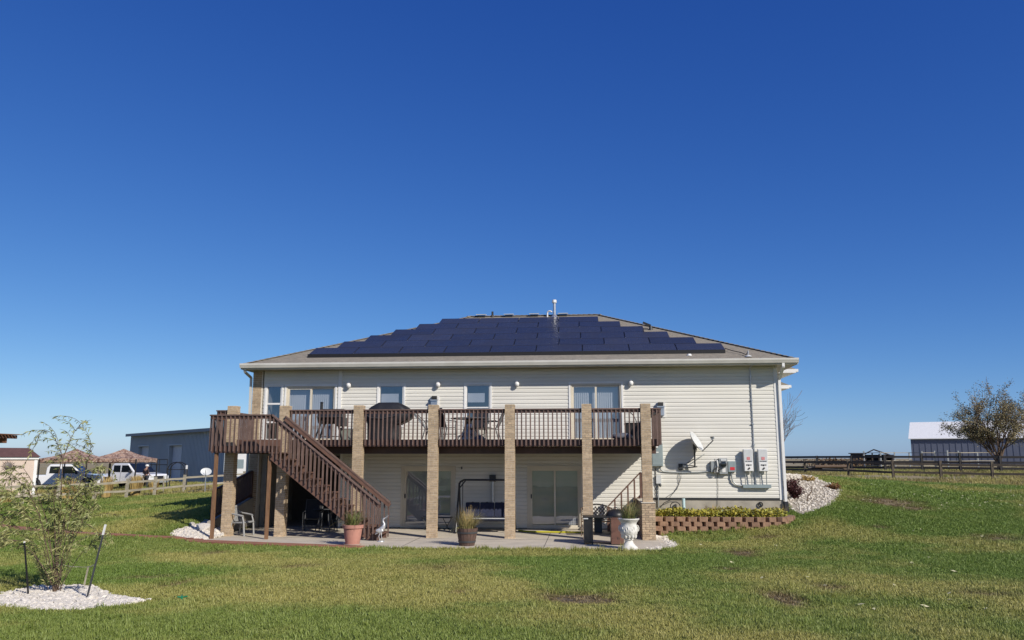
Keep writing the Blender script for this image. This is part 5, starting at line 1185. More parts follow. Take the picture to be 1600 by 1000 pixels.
while a < L-.1:
    if not any(q[0]-.08 < a < q[1]+.02 for q in (d1, d2)): obox(MB(), P0, u, n, a, a+.09, .002, .035, zb, H-.02).build('rib', M['bluegrey'], t)
    else: obox(MB(), P0, u, n, a, a+.09, .002, .035, dh+.15, H-.02).build('rib', M['bluegrey'], t)
    a += .33
for q in (d1, d2):
    dr = obox(MB(), P0, u, n, q[0]+.02, q[1]-.02, -.36, -.31, zb, dh).build('roll_door', M['doorgrey'], t)
    for k in range(7): obox(MB(), P0, u, n, q[0]+.04, q[1]-.04, -.309, -.285, .02+k*.5, .48+k*.5).build('panel', M['doorgrey'], dr)
    mb = MB(); obox(mb, P0, u, n, q[0]-.10, q[0]-.001, -.3, .05, zb, dh); obox(mb, P0, u, n, q[1]+.001, q[1]+.10, -.3, .05, zb, dh); obox(mb, P0, u, n, q[0]-.10, q[1]+.10, -.3, .05, dh+.001, dh+.12); mb.build('door_frame', M['bluegrey'], t)
q = lambda a, b, z: P0+u*a+n*b+Vector((0, 0, z)); rf = MB()
rf.add([q(-.3, .4, H+.02), q(L+.3, .4, H+.02), q(L+.3, -7, H+.40), q(-.3, -7, H+.40), q(L+.3, -14.4, H+.02), q(-.3, -14.4, H+.02)], [(0, 1, 2, 3), (3, 2, 4, 5), (0, 3, 5), (1, 4, 2), (0, 5, 4, 1)]); rf.build('roof', M['barnroof'], t)
mb = MB(); obox(mb, P0, u, n, -.32, L+.32, .401, .46, H-.22, H+.06); mb.build('eave_trim', MAT('slate_trim', (.16, .18, .21), rough=.5), t)
# slate barn on the right
P0 = cframe(1425, 716, 140); ang = R(29); u = cam_r*math.cos(ang)-cam_f*math.sin(ang); n = Vector((u.y, -u.x, 0)); n = n if n.dot(cam.location-P0) > 0 else -n; L = 34; zb = 1.0; H = zat(685, 140); W_ = 15
t = thing('barn', 'large slate coloured barn with a bright white metal roof', 'barn', (P0.x, P0.y, zb))
mb = MB(); obox(mb, P0, u, n, 0, L, -.2, 0, zb-1, H); obox(mb, P0, u, n, 0, .2, -W_, -.201, zb-1, H); obox(mb, P0, u, n, L-.2, L, -W_, -.201, zb-1, H); obox(mb, P0, u, n, .201, L-.201, -W_, -W_+.2, zb-1, H)
q = lambda a, b, z: P0+u*a+n*b+Vector((0, 0, z)); RH = H+3.0
for a in (.1, L-.1): mb.add([q(a, 0, H), q(a, -W_, H), q(a, -W_/2, RH-.1)], [(0, 1, 2)])
mb.build('wall', M['barnwall'], t); a = .4
while a < L: obox(MB(), P0, u, n, a, a+.14, .003, .05, zb-.3, H-.05).build('rib', M['barnwall'], t); a += .9
rf = MB(); rf.add([q(-.3, .4, H-.02), q(L+.3, .4, H-.02), q(L+.3, -W_/2, RH), q(-.3, -W_/2, RH), q(L+.3, -W_-.4, H-.02), q(-.3, -W_-.4, H-.02)], [(0, 1, 2, 3), (3, 2, 4, 5)])
rf.add([q(-.3, .4, H-.14), q(L+.3, .4, H-.14), q(L+.3, .4, H-.021), q(-.3, .4, H-.021)], [(0, 1, 2, 3)]); rf.build('roof', M['barnroof'], t)
# open dark shed in the pasture
P0 = cframe(1329, 716, 98); P1 = cframe(1396, 716, 96); u, n = facing_building(P0, P1, 4); L = (P1-P0).length; zb = h1(P0.x, P0.y); H = zat(709, 97)
t = thing('loafing_shed', 'low nearly black open shed in the pasture behind the fences', 'shed', (P0.x, P0.y, zb)); tar = MAT('dark_tin', (.030, .027, .030), (.055, .045, .045), rough=.6, scale=1)
obox(MB(), P0, u, n, 0, L*.32, -3.5, -.1, zb-.3, H).build('closed_bay', tar, t); obox(MB(), P0, u, n, L*.321, L, -3.5, -3.3, zb-.3, H-.1).build('back_wall', tar, t); obox(MB(), P0, u, n, L-.15, L, -3.29, 0, zb-.3, H-.2).build('side_wall', tar, t)
q = lambda a, b, z: P0+u*a+n*b+Vector((0, 0, z)); rf = MB(); rf.add([q(L*.28, .3, H-.1), q(L*.56, .3, H+.55), q(L*1.02, .3, H-.25), q(L*.28, -3.7, H-.1), q(L*.56, -3.7, H+.55), q(L*1.02, -3.7, H-.25)], [(0, 1, 4, 3), (1, 2, 5, 4)]); rf.add([q(L*.28, .3, H-.25), q(L*.56, .3, H+.40), q(L*1.02, .3, H-.4), q(L*1.02, .3, H-.251), q(L*.56, .3, H+.549), q(L*.28, .3, H-.101)], [(0, 1, 4, 5), (1, 2, 3, 4)]); rf.build('roof', tar, t)
obox(MB(), P0, u, n, -.2, L*.34, -3.6, .1, H+.001, H+.1).build('flat_roof', tar, t)
for k in range(3): obox(MB(), P0, u, n, L*(.5+.16*k), L*(.5+.16*k)+.14, -.1, .04, zb-.2, H+.1-.12*k).build('post', M['fencedark'], t)
# tan garden shed on the left
P0, P1 = cframe(-75, 720, 46.0), cframe(58, 720, 49.5); u, n = facing_building(P0, P1, 3); L = (P1-P0).length; zb = h1(P1.x, P1.y)-.1; H = zat(713.5, 49.5)
t = thing('garden_shed', 'tan garden shed with brown roof and a sun ornament on its wall', 'shed', (P0.x, P0.y, zb))
mb = MB(); obox(mb, P0, u, n, 0, L, -3.4, 0, zb-.2, H-.05); mb.build('wall', M['shedwall'], t); mb = MB(); obox(mb, P0, u, n, L-.16, L+.02, .001, .03, zb, H-.16); obox(mb, P0, u, n, 0, L+.05, .002, .10, H-.16, H-.02); mb.build('trim', M['white'], t)
q = lambda a, b, z: P0+u*a+n*b+Vector((0, 0, z)); rf = MB(); rf.add([q(-.2, .18, H-.02), q(L+.12, .18, H-.02), q(L-.02, -1.2, H+.52), q(-.2, -1.2, H+.52), q(L+.12, -3.5, H-.02), q(-.2, -3.5, H-.02)], [(0, 1, 2, 3), (3, 2, 4, 5), (1, 4, 2), (0, 1, 4, 5)]); rf.build('roof', M['shedroof'], t)
for k in range(1, 6): obox(MB(), P0, u, n, L*k/6, L*k/6+.03, .0015, .012, zb, H-.17).build('batten', M['shedwall'], t)
c = q(L*(11+75)/133, .05, zat(728, 50)); t2 = thing('sun_ornament', 'round metal sun face with rays on the tan shed wall', 'wall ornament', c)
rot = (Vector((0, 0, 1)).rotation_difference(n)).to_euler()
mb = MB(); mb.lathe([(.21, 0), (.19, .04), (.10, .07), (0, .08)], (0, 0, 0), 20, cap=False); o = mb.build('disc', MAT('aged_bronze', (.16, .13, .11), (.10, .085, .075), rough=.5, scale=9), t2, loc=c); o.data.transform(Matrix.Translation(c)); o.rotation_euler = rot
mb = MB()
for k in range(20):
    a = k*math.pi/10; r1 = .46 if k % 2 else .38; e = Vector((math.cos(a), math.sin(a), 0)); s_ = Vector((-e.y, e.x, 0)); mb.add([e*.24-s_*.022+Vector((0, 0, .01)), e*.24+s_*.022+Vector((0, 0, .01)), e*r1+Vector((0, 0, .01)), e*.24+Vector((0, 0, .03))], [(0, 1, 2), (0, 2, 3), (1, 3, 2)])
o = mb.build('rays', MAT('bronze_rays', (.30, .24, .20), rough=.5), t2, loc=c); o.data.transform(Matrix.Translation(c)); o.rotation_euler = rot
# pergola corner
t = thing('pergola', 'brown timber pergola roof reaching in from the left', 'pergola', (*plan2(-60, 716, 33), h1(*plan2(-60, 716, 33))))
B0 = cframe(-240, 700, 33); B1 = cframe(-80, 700, 32.4); zt = zat(683, 32.5); dv = (B1-B0).normalized(); pv = Vector((-dv.y, dv.x, 0)); lum = MAT('redwood', (.22, .10, .055), (.16, .075, .042), rough=.7, scale=3)
for off in (0, 3.0): MB().bar(B0+pv*off+Vector((0, 0, zt-.08)), B1+pv*off+Vector((0, 0, zt-.08)), .09, .2).build('beam', lum, t)
for k in range(9): p = B0.lerp(B1, k/8.0)+Vector((0, 0, zt+.09)); MB().bar(p-pv*.55, p+pv*3.6, .05, .15).build('rafter', lum, t)
for k in range(22): p = B0-pv*(.5)+pv*k*.19+Vector((0, 0, zt+.19)); MB().bar(p, p+dv*((B1-B0).length+.30), .12, .03).build('slat', lum, t)
for f in (.05, .55):
    for off in (0, 3.0): p = B0.lerp(B1, f)+pv*off; MB().box(p.x-.07, p.x+.07, p.y-.07, p.y+.07, h1(p.x, p.y)-.1, zt-.18).build('post', lum, t)
# ------------------------------------------------------------------ canopies, vehicles, person
for (pa, pb, d, lab) in ((62, 136, 56, 'leaf patterned canopy tent next to the tan shed'), (136, 213, 55, 'leaf patterned canopy tent in front of the white pickup truck')):
    a, b = cframe(pa, 716, d), cframe(pb, 716, d); u = (b-a).normalized(); n = Vector((-u.y, u.x, 0)); S = (b-a).length; c = (a+b)/2+n*S/2; zv, ze, zp = zat(724, d), zat(716.5, d), zat(701.0, d+1.4); zg = h1(c.x, c.y)
    t = thing('canopy_tent', lab, 'canopy', (c.x, c.y, zg), 'leaf patterned canopies')
    cor = [a, b, b+n*S, a+n*S]; mb = MB(); pk = c+Vector((0, 0, zp)); up = lambda p, z: Vector((p.x, p.y, z))
    for i in range(4):
        P, Q = cor[i], cor[(i+1) % 4]; Mi = (P+Q)/2; E0, E1 = up(P, ze), up(Q, ze); mids = [E0.lerp(pk, f)-Vector((0, 0, .10*math.sin(f*math.pi))) for f in (.33, .66)]; mid2 = [E1.lerp(pk, f)-Vector((0, 0, .10*math.sin(f*math.pi))) for f in (.33, .66)]
        mb.add([E0, E1, mid2[0], mids[0], mid2[1], mids[1], pk], [(0, 1, 2, 3), (3, 2, 4, 5), (5, 4, 6)]); n5 = 8
        vv = []
        for k in range(n5+1): f = k/n5; vv += [E0.lerp(E1, f), up(P.lerp(Q, f), zv+.05*abs(math.sin(f*math.pi*2)))]
        mb.add(vv, [(2*k, 2*k+2, 2*k+3, 2*k+1) for k in range(n5)])
    mb.build('canopy_top', M['camo'], t)
    for p in cor: MB().box(p.x-.035, p.x+.035, p.y-.035, p.y+.035, h1(p.x, p.y), ze-.04).build('leg', M['black'], t)
    for i in range(4): MB().bar(up(cor[i], ze-.25), up(cor[(i+1) % 4], ze-.25), .03, .03).build('truss', M['black'], t)
def pickup(name, lab, cat, px, d, head, length=5.6):
    """truck pointing along +x before it is turned; origin at the ground under its middle"""
    t = thing(name, lab, cat, (0, 0, 0), 'white vehicles behind the fence'); hw = .97; L2 = length/2
    prof = [(-L2, .55), (-L2, 1.08), (-L2+1.75, 1.10), (-L2+1.80, 1.62), (-L2+2.0, 1.86), (L2-2.15, 1.86), (L2-1.35, 1.18), (L2-.15, 1.08), (L2, .92), (L2, .52), (L2-.4, .42), (-L2+.3, .42)]
    b = MB().prism(prof, 'xz', -hw, hw).build('body', M['carwhite'], t, bevel=.06)
    for s_ in (-1, 1):
        y = s_*(hw+.004)
        for x0, x1, sl in ((-L2+1.98, -L2+2.72, 0), (-L2+2.82, L2-2.05, .42)): MB().add([(x0, y, 1.22), (x1+sl, y, 1.22), (x1, y, 1.72), (x0+.06, y, 1.72), (x0, y-s_*.01, 1.22), (x1+sl, y-s_*.01, 1.22), (x1, y-s_*.01, 1.72), (x0+.06, y-s_*.01, 1.72)], MB.BF).build('side_window', M['carglass'], t)
        for x in (-L2+1.0, L2-.95):
            mb = MB(); mb.tube([(x, s_*(hw-.22), .40), (x, s_*(hw+.02), .40)], .40, 24); w = mb.build('wheel', M['tyre'], t); MB().tube([(x, s_*(hw+.015), .40), (x, s_*(hw+.035), .40)], .23, 18).build('rim', M['galv'], w)
            MB().tube([(x+.47*math.cos(a), s_*(hw+.006), .42+.47*math.sin(a)) for a in [i*math.pi/10 for i in range(11)]], .05, 6).build('wheel_arch', M['tyre'], t)
        MB().box(L2-.10, L2+.006, s_*.62-.17, s_*.62+.17, .80, .98).build('headlight', M['ltgrey'], t); MB().box(-L2-.006, -L2+.05, s_*.84-.07, s_*.84+.07, .72, 1.02).build('tail_light', M['redlogo'], t)
        MB().box(-L2+2.74, -L2+2.755, y-.004, y+.004, .5, 1.2).build('door_gap', M['ink'], t); MB().bar((L2-1.75, s_*(hw+.0), 1.24), (L2-1.75, s_*(hw+.24), 1.30), .10, .17).build('mirror', M['black'], t)
    MB().add([(L2-2.10, -.85, 1.84), (L2-1.34, -.9, 1.20), (L2-1.34, .9, 1.20), (L2-2.10, .85, 1.84), (L2-2.09, -.85, 1.865), (L2-1.33, -.9, 1.215), (L2-1.33, .9, 1.215), (L2-2.09, .85, 1.865)], [(0, 1, 2, 3), (7, 6, 5, 4), (0, 4, 5, 1), (1, 5, 6, 2), (2, 6, 7, 3), (3, 7, 4, 0)]).build('windshield', M['carglass'], t)
    MB().box(L2-.001, L2+.05, -.9, .9, .46, .64).build('bumper', M['grey'], t); MB().box(L2, L2+.012, -.44, .44, .68, .96).build('radiator_opening', M['ink'], t); MB().box(-L2-.06, -L2+.001, -.9, .9, .46, .62).build('bumper', M['grey'], t)
    x, y = plan2(px, 735, d); t.location = (x, y, h1(x, y)); t.rotation_euler = (0, 0, head); return t
pickup('pickup_truck', 'white pickup truck facing right beside the second canopy', 'pickup truck', 206, 63, CAM_TH-R(24))
pickup('pickup_truck', 'white pickup truck parked behind the canopy nearest the shed', 'pickup truck', 104, 61, CAM_TH+R(8))
# white camper seen past the columns
x, y = plan2(402, 735, 66); t = thing('camper_trailer', 'white camper trailer seen between the left brick columns', 'trailer', (x, y, h1(x, y)))
zb = h1(x, y); mb = MB(); mb.prism([(-2.3, .55), (-2.3, 2.45), (-2.0, 2.75), (1.9, 2.75), (2.4, 2.2), (2.4, 1.2), (1.9, .55)], 'xz', -1.1, 1.1); o = mb.build('shell', M['white'], t, loc=(0, 0, 0), bevel=.08); o.location = (0, 0, 0); 
def lp(o): o.location = (0, 0, 0); return o
lp(MB().box(-1.35, -.75, -1.115, -1.1005, 1.55, 2.25).build('window', M['greypanel'], t, loc=(0, 0, 0))); lp(MB().box(.2, 1.2, -1.115, -1.1005, 1.55, 2.15).build('window', M['greypanel'], t, loc=(0, 0, 0))); lp(MB().box(-2.2, 2.0, -1.12, -1.1005, .6, .95).build('lower_stripe', M['grey'], t, loc=(0, 0, 0)))
for xx in (-.45, .35): lp(MB().tube([(xx, -1.0, .36), (xx, -1.16, .36)], .35, 20).build('wheel', M['tyre'], t, loc=(0, 0, 0)))
t.rotation_euler = (0, 0, CAM_TH); t.location.z = zb-.25
# person
def person():
    x, y = plan2(228.5, 740, 60); z = h1(x, y); t = thing('person', 'person in a dark shirt and white cap standing beside the pickup truck', 'person', (x, y, z))
    J = {'pel': (0, 0, .95), 'sp': (0, .01, 1.15), 'ch': (0, .02, 1.36), 'nk': (0, .0, 1.50), 'hd': (0, -.03, 1.60), 'tp': (0, -.03, 1.70),
         'hl': (-.10, 0, .90), 'kl': (-.12, -.03, .50), 'al': (-.13, .02, .09), 'tl': (-.14, -.13, .04), 'hr': (.10, 0, .90), 'kr': (.11, -.05, .50), 'ar': (.12, .0, .09), 'tr': (.13, -.14, .04),
         'sl': (-.19, .02, 1.41), 'el': (-.27, .03, 1.14), 'wl': (-.20, -.16, 1.00), 'gl': (-.16, -.24, .99), 'sr': (.19, .02, 1.41), 'er': (.28, .03, 1.14), 'wr': (.20, -.17, 1.02), 'gr': (.15, -.25, 1.0)}
    E_ = [('pel', 'sp'), ('sp', 'ch'), ('ch', 'nk'), ('nk', 'hd'), ('hd', 'tp'), ('pel', 'hl'), ('hl', 'kl'), ('kl', 'al'), ('al', 'tl'), ('pel', 'hr'), ('hr', 'kr'), ('kr', 'ar'), ('ar', 'tr'), ('ch', 'sl'), ('sl', 'el'), ('el', 'wl'), ('wl', 'gl'), ('ch', 'sr'), ('sr', 'er'), ('er', 'wr'), ('wr', 'gr')]
    Rr = dict(pel=.15, sp=.135, ch=.155, nk=.055, hd=.095, tp=.075, hl=.10, kl=.065, al=.042, tl=.04, hr=.10, kr=.065, ar=.042, tr=.04, sl=.075, el=.048, wl=.033, gl=.03, sr=.075, er=.048, wr=.033, gr=.03)
    def skinned(name, keys, edges, mat, grow, root):
        ks = list(keys); me = bpy.data.meshes.new(name); me.from_pydata([J[k] for k in ks], [(ks.index(a), ks.index(b)) for a, b in edges], []); o = bpy.data.objects.new(name, me); COL.objects.link(o); o.parent = t
        o.modifiers.new('skin', 'SKIN'); o.modifiers.new('sub', 'SUBSURF').levels = 1; o.modifiers['sub'].render_levels = 2
        for k, sv in zip(ks, me.skin_vertices[0].data): r = Rr[k]*grow; sv.radius = (r, r*(.72 if k in ('pel', 'sp', 'ch') else 1)); sv.use_root = k == root
        me.materials.append(M[mat]); return o
    skinned('body', J, E_, 'skin', .94, 'pel')
    skinned('shirt', ['pel', 'sp', 'ch', 'sl', 'el', 'sr', 'er'], [('pel', 'sp'), ('sp', 'ch'), ('ch', 'sl'), ('sl', 'el'), ('ch', 'sr'), ('sr', 'er')], 'shirt', 1.14, 'pel')
    J['pel'] = (0, 0, .93); skinned('trousers', ['pel', 'hl', 'kl', 'al', 'hr', 'kr', 'ar'], [('pel', 'hl'), ('hl', 'kl'), ('kl', 'al'), ('pel', 'hr'), ('hr', 'kr'), ('kr', 'ar')], 'jeans', 1.13, 'pel')
    def loc(mbv, nm, mat): o = mbv.build(nm, M[mat], t, loc=(0, 0, 0)); o.location = (0, 0, 0)
    m_ = MB(); m_.lathe([(.125, 1.635), (.128, 1.66), (.118, 1.72), (.08, 1.765), (0, 1.78)], (0, -.03, 0), 20, cap=False); m_.prism([(-.09, -.13), (-.05, -.24), (.05, -.24), (.09, -.13)], 'xy', 1.635, 1.65); loc(m_, 'cap', 'cap')
    for s_ in (-1, 1):
        loc(MB().ell((s_*.035, -.128, 1.615), .013, .008, .009, 8, 6), 'eye', 'ink'); loc(MB().ell((s_*.105, -.03, 1.60), .016, .03, .038, 8, 6), 'ear', 'skin')
        loc(MB().ell((s_*.135, -.06, .04), .05, .135, .045, 12, 8), 'shoe', 'ink')
        for k in range(4): loc(MB().tube([(s_*.155-.024+.016*k, -.25, .99), (s_*.155-.024+.016*k, -.30, .975-.002*k), (s_*.155-.024+.016*k, -.315, .945)], [.010, .009, .007], 6), 'finger', 'skin')
        loc(MB().tube([(s_*.155-s_*.03, -.235, 1.0), (s_*.155-s_*.05, -.27, 1.01)], [.011, .008], 6), 'thumb', 'skin')
    loc(MB().ell((0, -.135, 1.595), .014, .02, .022, 8, 6), 'nose', 'skin'); loc(MB().box(-.025, .025, -.13, -.118, 1.555, 1.562), 'mouth', 'redlogo')
    t.rotation_euler = (0, 0, R(160))
person()
# trellis, gate, dish on a post, stakes
c = cframe(276, 720, 57); zg = h1(c.x, c.y); t = thing('garden_arch', 'black metal garden arch in front of the grey workshop', 'trellis', (c.x, c.y, zg)); hw = .58
for off in (0, .5):
    o_ = cam_f*off; pts = [c+o_-cam_r*hw+Vector((0, 0, zg)), c+o_-cam_r*hw+Vector((0, 0, zg+1.35))]+[c+o_+cam_r*(-hw*math.cos(a))+Vector((0, 0, zg+1.35+.5*math.sin(a))) for a in [i*math.pi/8 for i in range(1, 8)]]+[c+o_+cam_r*hw+Vector((0, 0, zg+1.35)), c+o_+cam_r*hw+Vector((0, 0, zg))]
    MB().tube(pts, .035, 6).build('hoop', M['black'], t)
for s_ in (-1, 1):
    for z in (.3, .7, 1.1, 1.35): MB().tube([c+cam_r*hw*s_+Vector((0, 0, zg+z)), c+cam_r*hw*s_+cam_f*.5+Vector((0, 0, zg+z))], .02, 5).build('cross_bar', M['black'], t)
MB().tube([c-cam_r*hw+Vector((0, 0, zg+1.35)), c+cam_r*hw+Vector((0, 0, zg+1.35))], .025, 5).build('tie_bar', M['black'], t)
c0, c1 = cframe(214, 718, 74), cframe(262, 718, 72); t = thing('pipe_gate', 'thin black pipe gate in front of the left workshop door', 'gate', (c0.x, c0.y, 0)); za, zb_ = zat(718, 73), zat(726, 73)
for z in (za, zb_): MB().tube([c0+Vector((0, 0, z)), c1+Vector((0, 0, z))], .035, 6).build('rail', M['black'], t)
for k in range(5): p = c0.lerp(c1, k/4); MB().tube([p+Vector((0, 0, 0)), p+Vector((0, 0, za))], .03, 6).build('upright', M['black'], t)
c = cframe(322, 737, 49); zg = h1(c.x, c.y); t = thing('post_dish', 'small white satellite dish on a low post behind the fence', 'satellite dish', (c.x, c.y, zg)); zc = zat(737, 49)
MB().tube([c+Vector((0, 0, zg-.1)), c+Vector((0, 0, zc-.1))], .03, 8).build('post', M['galv'], t); ax = (-cam_f*.8+cam_r*.3+Vector((0, 0, .45))).normalized(); sx = ax.cross(Vector((0, 0, 1))).normalized(); sy = sx.cross(ax); vs = []
for i in range(5):
    for k in range(24): a = 2*math.pi*k/24; r = i/4; vs.append(c+Vector((0, 0, zc))+sx*.31*r*math.cos(a)+sy*.24*r*math.sin(a)+ax*(.06*r*r-.04))
MB().add(vs, [(i*24+k, i*24+(k+1) % 24, (i+1)*24+(k+1) % 24, (i+1)*24+k) for i in range(4) for k in range(24)], True).build('reflector', M['ltgrey'], t); MB().tube([c+Vector((0, 0, zc))-sy*.24, c+Vector((0, 0, zc))+ax*.32-sy*.05+sx*.05], .014, 6).build('feed_arm', M['darkgrey'], t)
def stake(name, lab, base, top, r, mat, tip=None, cat='stake', group=None):
    t = thing(name, lab, cat, base, group); b, p = Vector(base), Vector(top)
    MB().bar(b-Vector((0, 0, .1)), p, r*2, r*2, up=(0, 1, 0)).build('shaft', M[mat], t); MB().bar(b-Vector((0, -r, .1)), p+Vector((0, r, 0)), r*.7, r*2.6, up=(0, 1, 0)).build('rib', M[mat], t)
    if tip: MB().bar(b.lerp(p, tip), p+Vector((0, 0, .004)), r*2.5, r*2.5, up=(0, 1, 0)).build('tip', M['white'], t)
def gp3(px, py, off=0): x, y = gp(px, py); return Vector((x, y, h1(x, y)+off))
def above(base, px, py):
    """point over a ground point, at the same distance from the lens, seen at px, py"""
    d = (Vector(base)-cam.location).dot(cam_f); x, y = plan2(px, py, d); return Vector((x, y, zat(py, d)))
b = gp3(289, 769); stake('steel_post', 'leaning dark steel post with white top by the left fence', b, above(b, 292, 727), .035, 'darkgrey', .86)
b = gp3(255, 771); stake('wooden_stake', 'thin pale wooden stake on the lawn in front of the left fence', b, above(b, 256, 745), .03, 'fence')
b = gp3(219, 769); o = MB().ell((b.x, b.y, b.z+.06), .22, .18, .13, 10, 6, .12).build('white_rock', M['stone']); tag(o, 'single white rock on the grass below the straw coloured clumps', 'rock')
# rough boulders beside the left gravel
for px, py, s_, lab in ((318, 829, .30, 'larger pale boulder behind the thin left landing post'), (300, 822, .17, 'small pale boulder at the back of the left gravel bed'), (338, 833, .16, 'small pale boulder against the left brick column')):
    b = gp3(px, py); o = inst('boulder', STONES[int(s_*100) % 5].data, None, (b.x, b.y, b.z+s_*.25), (0, 0, s_*9), (s_, s_*.8, s_*.75)); tag(o, lab, 'boulder')
# ------------------------------------------------------------------ plants in the background
for k, (px, py, d, h_, n, sp, lab) in enumerate(((104, 766, 45.5, 1.15, 420, .62, 'wide straw coloured grass clump behind the young willow'), (166, 770, 46.5, 1.15, 320, .42, 'straw coloured grass clump left of the third fence post'), (211, 768, 48, 1.15, 330, .46, 'straw coloured grass clump just left of the person'), (240, 764, 50, .85, 200, .36, 'smallest straw coloured grass clump by the truck wheel'), (8, 772, 43, .7, 200, .5, 'straw coloured grass clump in front of the tan shed'))):
    x, y = plan2(px, py, d); z = h1(x, y); t = thing('ornamental_grass', lab, 'grass clump', (x, y, z), 'straw coloured grasses along the left fence')
    grassy('x', x, y, z, n, h_, sp*.55, 60+k, .022, .35, sp*.55).build('blades', M['strawgrass'], t)
def branchy(r, p, d, L, rad, depth, segs, tips, twist=.35, up=.12, kids=(2, 4), shrink=.66, split=(.35, 1)):
    pts = [p.copy()]; rs = [rad]; dd = d.copy()
    for i in range(4):
        dd = (dd+Vector((r.uniform(-1, 1), r.uniform(-1, 1), r.uniform(-.6, .8)))*twist*.4+Vector((0, 0, up))).normalized(); pts.append(pts[-1]+dd*L/4); rs.append(rad*(1-.55*(i+1)/4))
    segs.append((pts, rs))
    if depth == 0: tips.append((pts, dd)); return
    for _ in range(r.randint(*kids)):
        f = r.uniform(*split)*3.999; i = int(f); q = pts[i].lerp(pts[i+1], f-i); a = dd.orthogonal().normalized(); a.rotate(Matrix.Rotation(r.uniform(0, 6.283), 3, dd)); nd = (dd*r.uniform(.5, 1)+a*r.uniform(.45, .9)).normalized()
        branchy(r, q, nd, L*shrink*r.uniform(.8, 1.15), max(rs[i]*.62, .004), depth-1, segs, tips, twist, up, kids, shrink, split)
    tips.append((pts, dd)) if depth == 1 else None
def wood_mesh(segs, minr=.0, seg=6):
    mb = MB()
    for pts, rs in segs: mb.tube(pts, [max(a, minr) for a in rs], seg if rs[0] > .03 else 4, cap=False)
    return mb
# tree on the right in front of the barn
x, y = plan2(1562, 735, 76); z = h1(x, y); t = thing('tree', 'olive brown autumn tree with upswept branches in front of the white roofed barn', 'tree', (x, y, z)); r = random.Random(21); segs, tips = [], []
segs.append(([Vector((x, y, z-.2)), Vector((x+.05, y, z+.7)), Vector((x, y, z+1.5))], [.26, .2, .19]))
for k in range(15):
    a = k*2.4; w_ = r.uniform(.35, .95); d0 = Vector((math.cos(a)*w_-.12, math.sin(a)*w_, .95)).normalized(); branchy(r, Vector((x, y, z+.55+.07*k)), d0, 3.3*r.uniform(.8, 1.1), .08, 3, segs, tips, .35, .10, (2, 4), .68)
wood_mesh(segs, .012).build('trunk', M['bark'], t)
def crown(tips, n, size, r, spread, mat, parent, flat=.8, droop=0, aspect=.36, zsh=None):
    mb = MB()
    for _ in range(n):
        pts, dd = r.choice(tips); i = r.randint(0, len(pts)-2); p = pts[i].lerp(pts[i+1], r.random())+Vector((r.gauss(0, spread), r.gauss(0, spread), r.gauss(0, spread)))
        if zsh and r.random() > zsh(p): continue
        a = r.uniform(0, 6.283); s_ = size*r.uniform(.5, 1.3); d = Vector((math.cos(a), math.sin(a), r.uniform(-flat, flat)-droop)).normalized(); sd = d.cross(Vector((r.uniform(-1, 1), r.uniform(-1, 1), .4))).normalized()*s_*aspect
        mb.add([p, p+d*s_*.5+sd, p+d*s_, p+d*s_*.5-sd], [(0, 1, 2, 3)])
    return mb.build('crown', mat, parent, loc=None) if parent is None else mb.build('crown', mat, parent)
crown(tips, 36000, .12, r, .17, M['treeleaf'], t, zsh=lambda p: .95 if p.z < z+4.2 else .5)
# bare tree beyond the house corner
x, y = plan2(1212, 720, 58); z = h1(x, y); t = thing('bare_tree', 'leafless grey tree showing past the right house corner', 'tree', (x, y, z)); r = random.Random(8); segs, tips = [], []
branchy(r, Vector((x, y, z-.1)), Vector((.1, 0, 1)), 2.0, .09, 1, segs, tips, .2, .2, (2, 3), .6)
for k in range(9): a = k*.7; branchy(r, Vector((x, y, z+1.0+.12*k)), Vector((math.cos(a)*.45+.2, math.sin(a)*.45, 1)).normalized(), 2.2*r.uniform(.8, 1.2), .035, 2, segs, tips, .25, .15, (3, 5), .6)
wood_mesh(segs, .008, 5).build('trunk', MAT('grey_bark', (.24, .19, .17), rough=.9), t)
# brush and logs in the far pasture
def brushf(cx_, cy_, sx_, sy_, h_, z_):
    return lambda r: ((cx_+r.gauss(0, sx_), cy_+r.gauss(0, sy_), z_+h_*r.random()**1.4), 1)
x, y = plan2(1305, 720, 92); o = leaf_mass('brush', MAT('russet_weeds', (.20, .125, .06), (.12, .075, .04), rough=.9, scale=.6), 2600, brushf(x, y, 1.7, .7, 1.1, h1(x, y)), .22, 5, flat=1.2); o['kind'] = 'stuff'
x, y = plan2(1298, 724, 74); t = thing('log_pile', 'dark pile of old logs under the black pasture fence', 'log pile', (x, y, h1(x, y))); r = random.Random(4)
for k in range(7): p = Vector((x+r.uniform(-.9, .9), y+r.uniform(-.3, .3), h1(x, y)+.15+.13*(k//2))); MB().tube([p-cam_r*r.uniform(.8, 1.5), p+cam_r*r.uniform(.8, 1.5)+Vector((0, 0, r.uniform(-.1, .1)))], .12, 8).build('log', M['pipefence' if k % 3 else 'bark'], t)
